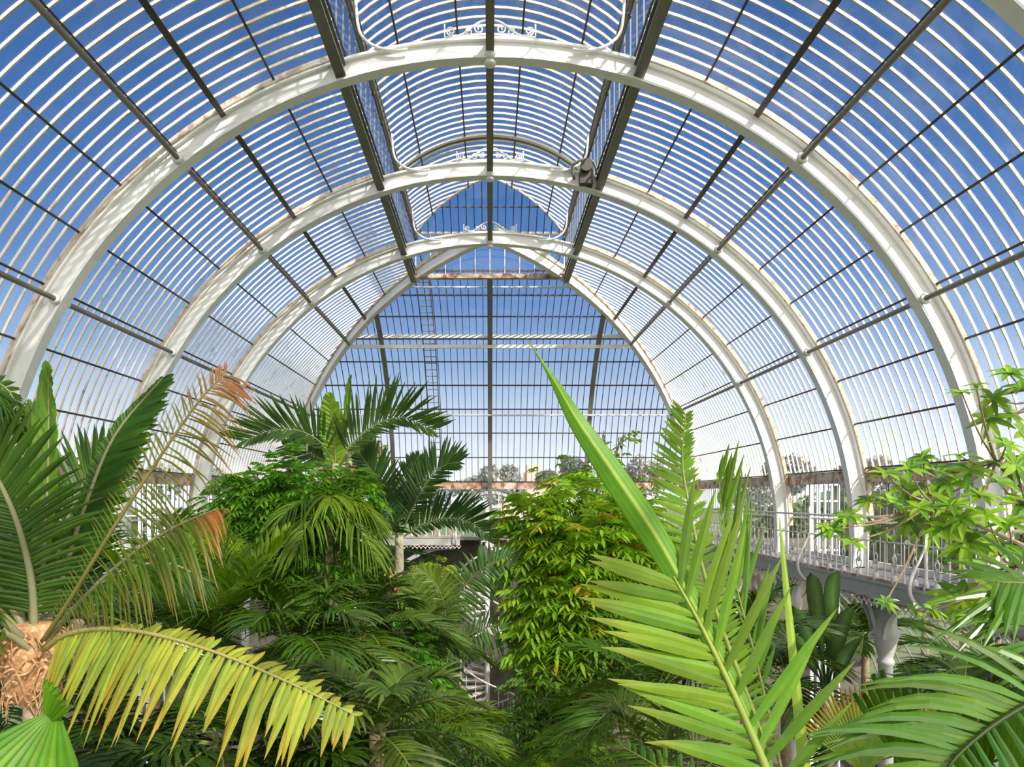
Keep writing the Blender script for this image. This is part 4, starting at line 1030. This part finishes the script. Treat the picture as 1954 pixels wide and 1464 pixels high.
# large banana-like leaves in the shade under the right gallery
Bn=thing('banana_plant','banana plant with broad dark leaves in the shade under the right gallery','banana plant',(P(1580,1320,9.9).x,9.9,0))
trunk(Bn,P(1580,1320,9.9),.13,.08,'palebark',rings=False)
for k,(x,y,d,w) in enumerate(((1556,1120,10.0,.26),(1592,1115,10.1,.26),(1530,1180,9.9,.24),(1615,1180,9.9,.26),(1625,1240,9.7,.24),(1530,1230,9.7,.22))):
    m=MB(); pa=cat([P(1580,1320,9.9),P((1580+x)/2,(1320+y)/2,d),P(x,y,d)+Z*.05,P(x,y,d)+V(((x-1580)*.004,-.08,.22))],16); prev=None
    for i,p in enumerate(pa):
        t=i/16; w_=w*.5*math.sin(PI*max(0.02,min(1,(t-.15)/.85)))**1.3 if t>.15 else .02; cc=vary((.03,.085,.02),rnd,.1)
        a=m.vert(p+V((-w_,.05,-w_*.3)),cc); b=m.vert(p,(.1,.2,.05)); e=m.vert(p+V((w_,.05,-w_*.3)),cc)
        if prev: m.f+=[(prev[0],prev[1],b,a),(prev[1],prev[2],e,b)]
        prev=(a,b,e)
    m.build('broad_leaf','leaf',Bn,True,True)

H_=thing('blue_green_palm','palm with blunt blue-green fronds leaning towards the spiral stair','palm',(P(840,1260,12).x,12,0))
trunk(H_,P(838,1260,12),.08,.06,'bark')
BG=(.13,.30,.09)
frond(H_,px((838,1262,12),(845,1190,12),(885,1120,12),(940,1075,11.9),(1010,1062,11.8)),.55,44,.06,(.4,-.8,.5),(.1,-.1),(.2,.5),(5,40),.2,BG,rib=.02,seg=3,seed=201)
frond(H_,px((838,1262,12),(850,1180,11.8),(835,1120,11.7),(800,1085,11.6)),.6,30,.06,(0,-1,.3),(.1,.1),(.2,.3),(20,55),.2,(.22,.34,.06),rib=.02,seg=3,seed=202)
frond(H_,px((838,1262,12),(870,1230,11.8),(920,1200,11.6),(970,1192,11.5),(1015,1205,11.4)),.5,34,.05,(0,-.6,.8),(.1,-.1),(.2,.5),(5,45),.2,BG,rib=.02,seg=3,seed=203)
frond(H_,px((838,1262,12),(815,1200,11.8),(800,1150,11.6),(790,1100,11.5)),.6,30,.06,(.3,-1,.3),(.1,.1),(.1,.4),(20,55),.2,(.20,.34,.06),rib=.02,seg=3,seed=204)
frond(H_,px((838,1262,12),(860,1220,12.2),(850,1290,11.2),(862,1350,11)),.5,30,.05,(0,-1,.3),(.1,.1),(.3,.4),(20,55),.2,BG,rib=.02,seg=3,seed=205)
for sx_,nm in ((-1,'left'),(1,'right')):
    root=thing('gallery_bracket',f'sloping iron bracket under the far gallery, {nm} of the spiral stair','bracket')
    m=MB(); pa=cat([V((sx_*1.4,25.35,GF-.32)),V((sx_*2.2,25.35,GF-.42)),V((sx_*3.2,25.35,GF-.85)),V((sx_*3.9,25.35,GF-1.6))],10); m.sweep(pa,Y,Z,rect(-.05,.05,-.16,.0)); m.build('arched_beam','fascia',root)

# ------------------------------------------------------------------ outside trees
def outside_tree(px_, py_top, d, wpx, label, col, conif=False, seed=1):
    r=random.Random(seed); top=P(px_,py_top,d); w=wpx*d/F/2; H=top.z
    root=thing('conifer_tree' if conif else 'park_tree',label,'tree',(top.x,top.y,-.25),'park trees beyond the glass')
    mt=MB(); mt.tube([(top.x,top.y,-.25),(top.x,top.y,H*.5),(top.x,top.y,H*.9)],[w*.09,w*.06,w*.02],8)
    for k in range(10):
        a=r.uniform(0,2*PI); z=H*r.uniform(.35,.8); q=V((top.x+math.cos(a)*w*.7,top.y+math.sin(a)*w*.7,z+w*.3)); mt.tube([(top.x,top.y,z-w*.2),q],[w*.03,w*.01],5)
    mt.build('trunk','bark',root)
    m=MB(); n=1500; s=w*.11
    lob=[(V((r.uniform(-.6,.6),r.uniform(-.6,.6),r.uniform(-.5,.7))),r.uniform(.35,.6)) for _ in range(9)]
    for _ in range(n):
        if conif:
            u=r.random()**.7; a=r.uniform(0,2*PI); rr=w*u*(1+.15*math.sin(u*40)); p=V((top.x+rr*math.cos(a),top.y+rr*math.sin(a),H-(H*.8)*u))
        else:
            c0,r0=lob[r.randrange(9)]; q=V((r.gauss(0,1),r.gauss(0,1),r.gauss(0,1))).normalized()*r.uniform(.6,1)*r0+c0
            hh=min(H*.42,w*1.0); p=V((top.x+q.x*w,top.y+q.y*w,H-hh+q.z*hh*.9))
        n1=V((r.gauss(0,1),r.gauss(0,1),r.gauss(0,1))).normalized(); n2=n1.cross(V((r.gauss(0,1),r.gauss(0,1),r.gauss(0,1)))).normalized()
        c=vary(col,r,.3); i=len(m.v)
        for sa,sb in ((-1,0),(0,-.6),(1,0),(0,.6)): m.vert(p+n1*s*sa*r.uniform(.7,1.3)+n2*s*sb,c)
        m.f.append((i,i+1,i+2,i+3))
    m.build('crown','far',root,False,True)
HZ=(.46,.52,.62); HG=(.36,.43,.60); HB=(.50,.50,.62)  # aerial haze put into the leaf colours of the distant trees
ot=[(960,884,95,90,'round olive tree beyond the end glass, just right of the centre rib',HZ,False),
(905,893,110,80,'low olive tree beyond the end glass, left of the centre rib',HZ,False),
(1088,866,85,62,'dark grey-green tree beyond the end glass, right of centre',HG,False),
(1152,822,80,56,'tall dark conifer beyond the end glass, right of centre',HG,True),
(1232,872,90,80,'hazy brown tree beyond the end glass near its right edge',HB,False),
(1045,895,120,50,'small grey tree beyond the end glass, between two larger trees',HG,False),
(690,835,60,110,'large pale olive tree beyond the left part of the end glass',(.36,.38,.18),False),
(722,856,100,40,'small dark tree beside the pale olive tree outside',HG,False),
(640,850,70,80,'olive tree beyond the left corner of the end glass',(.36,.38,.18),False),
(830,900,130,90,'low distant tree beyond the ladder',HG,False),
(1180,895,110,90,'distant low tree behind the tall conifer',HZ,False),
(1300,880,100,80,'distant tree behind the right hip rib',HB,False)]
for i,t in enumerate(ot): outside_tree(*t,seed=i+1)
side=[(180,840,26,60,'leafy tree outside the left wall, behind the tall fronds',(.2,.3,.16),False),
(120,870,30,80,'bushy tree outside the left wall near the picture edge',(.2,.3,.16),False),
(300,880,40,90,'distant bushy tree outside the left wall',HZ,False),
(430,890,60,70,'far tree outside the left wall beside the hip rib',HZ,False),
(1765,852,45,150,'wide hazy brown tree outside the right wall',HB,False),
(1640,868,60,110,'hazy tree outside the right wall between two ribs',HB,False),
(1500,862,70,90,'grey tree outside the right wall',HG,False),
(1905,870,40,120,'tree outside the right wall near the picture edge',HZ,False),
(1580,915,30,120,'low green hedge-like tree outside the right wall',(.18,.3,.14),False),
(1640,930,27,230,'dark green tree mass outside the right gallery glazing, centre',(.18,.28,.14),False),
(1840,925,24,260,'dark green tree mass outside the right gallery glazing near the edge',(.16,.26,.12),False),
(1490,928,34,150,'dark green tree outside the right gallery glazing, far part',(.18,.28,.14),False),
(210,930,26,240,'dark green tree outside the left gallery glazing',(.18,.28,.14),False),
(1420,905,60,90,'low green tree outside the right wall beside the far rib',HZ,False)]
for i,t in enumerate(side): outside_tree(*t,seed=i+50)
m=MB(); q=P(1018,886,160); m.box((q.x-1.6,q.y,-.3),(q.x+1.6,q.y+4,q.z)); m.box((q.x-8,q.y+1,-.3),(q.x+10,q.y+5,q.z-2)); tag(m.build('distant_tower','brick'),'pale pink tower block on the horizon, just right of the centre rib','tower')
# white window frames of the neighbouring wing
for nm,(x0,x1,d,lab) in enumerate(((1548,1600,24,'white framed glazed wing end seen through the right gallery glass'),(268,330,24,'white framed glazed wing end seen through the left gallery glass'))):
    root=thing('wing_frame',lab,'glazed wing')
    a=P(x0,925,d); b=P(x1,925,d); m=MB()
    for k in range(5):
        x=a.x+(b.x-a.x)*k/4; w=.06 if k in (0,1) else .025; m.box((x-w,d-.05,0),(x+w,d+.05,a.z))
    m.build('mullions','farhouse',root); m=MB()
    for k in range(8): z=a.z-.6*k; m.box((a.x,d-.03,z-.03),(b.x,d+.03,z+.03))
    m.build('transoms','farhouse',root)

# ------------------------------------------------------------------ light, sky, camera
w=bpy.data.worlds.new('sky'); sc.world=w; w.use_nodes=True; nt=w.node_tree; nt.nodes.clear()
out=nt.nodes.new('ShaderNodeOutputWorld'); bg=nt.nodes.new('ShaderNodeBackground'); tc=nt.nodes.new('ShaderNodeTexCoord')
sp=nt.nodes.new('ShaderNodeSeparateXYZ'); rp=nt.nodes.new('ShaderNodeValToRGB')
nt.links.new(tc.outputs['Generated'],sp.inputs[0]); nt.links.new(sp.outputs['Z'],rp.inputs[0]); nt.links.new(rp.outputs[0],bg.inputs[0])
e=rp.color_ramp.elements; e[0].position=0; e[0].color=(.76,.78,.80,1); e[1].position=1; e[1].color=(.022,.062,.17,1)
for pos,c in ((.05,(.68,.72,.77)),(.12,(.46,.55,.68)),(.20,(.22,.34,.55)),(.30,(.095,.20,.44)),(.42,(.046,.13,.34)),(.60,(.032,.09,.24))):
    el=rp.color_ramp.elements.new(pos); el.color=(*c,1)
# unseen glow added to the sky behind the viewer to fill camera-facing surfaces
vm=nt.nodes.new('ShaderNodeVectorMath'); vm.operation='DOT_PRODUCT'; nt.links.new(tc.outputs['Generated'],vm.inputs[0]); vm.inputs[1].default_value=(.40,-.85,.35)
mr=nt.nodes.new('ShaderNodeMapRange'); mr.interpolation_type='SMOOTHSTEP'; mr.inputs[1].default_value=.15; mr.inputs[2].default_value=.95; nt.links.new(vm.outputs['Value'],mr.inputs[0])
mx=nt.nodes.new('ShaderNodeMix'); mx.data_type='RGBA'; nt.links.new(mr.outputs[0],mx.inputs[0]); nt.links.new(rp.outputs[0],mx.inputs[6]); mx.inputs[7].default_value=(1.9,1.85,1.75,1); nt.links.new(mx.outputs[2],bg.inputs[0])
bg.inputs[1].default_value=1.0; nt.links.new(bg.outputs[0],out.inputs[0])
sun=bpy.data.lights.new('sun','SUN'); sun.energy=4.2; sun.angle=rad(1.4); sun.color=(1,.95,.86)
so=bpy.data.objects.new('sun',sun); COL.objects.link(so); sd=V((.48,-.62,.62)).normalized(); so.rotation_euler=sd.to_track_quat('Z','Y').to_euler()
cam=bpy.data.cameras.new('camera'); co=bpy.data.objects.new('camera',cam); COL.objects.link(co); sc.camera=co
co.location=(0,0,E); co.rotation_euler=(PI/2,0,0); cam.sensor_width=36; cam.lens=36*F/1954
cam.shift_x=(977-CX)/1954; cam.shift_y=(CY-732)/1954; cam.clip_end=2000; cam.clip_start=.05
vs=sc.view_settings; vs.view_transform='Standard'; vs.look='None'; vs.gamma=1; vs.use_curve_mapping=False; vs.exposure=.56
sc.cycles.max_bounces=6; sc.cycles.diffuse_bounces=3; sc.cycles.transparent_max_bounces=16
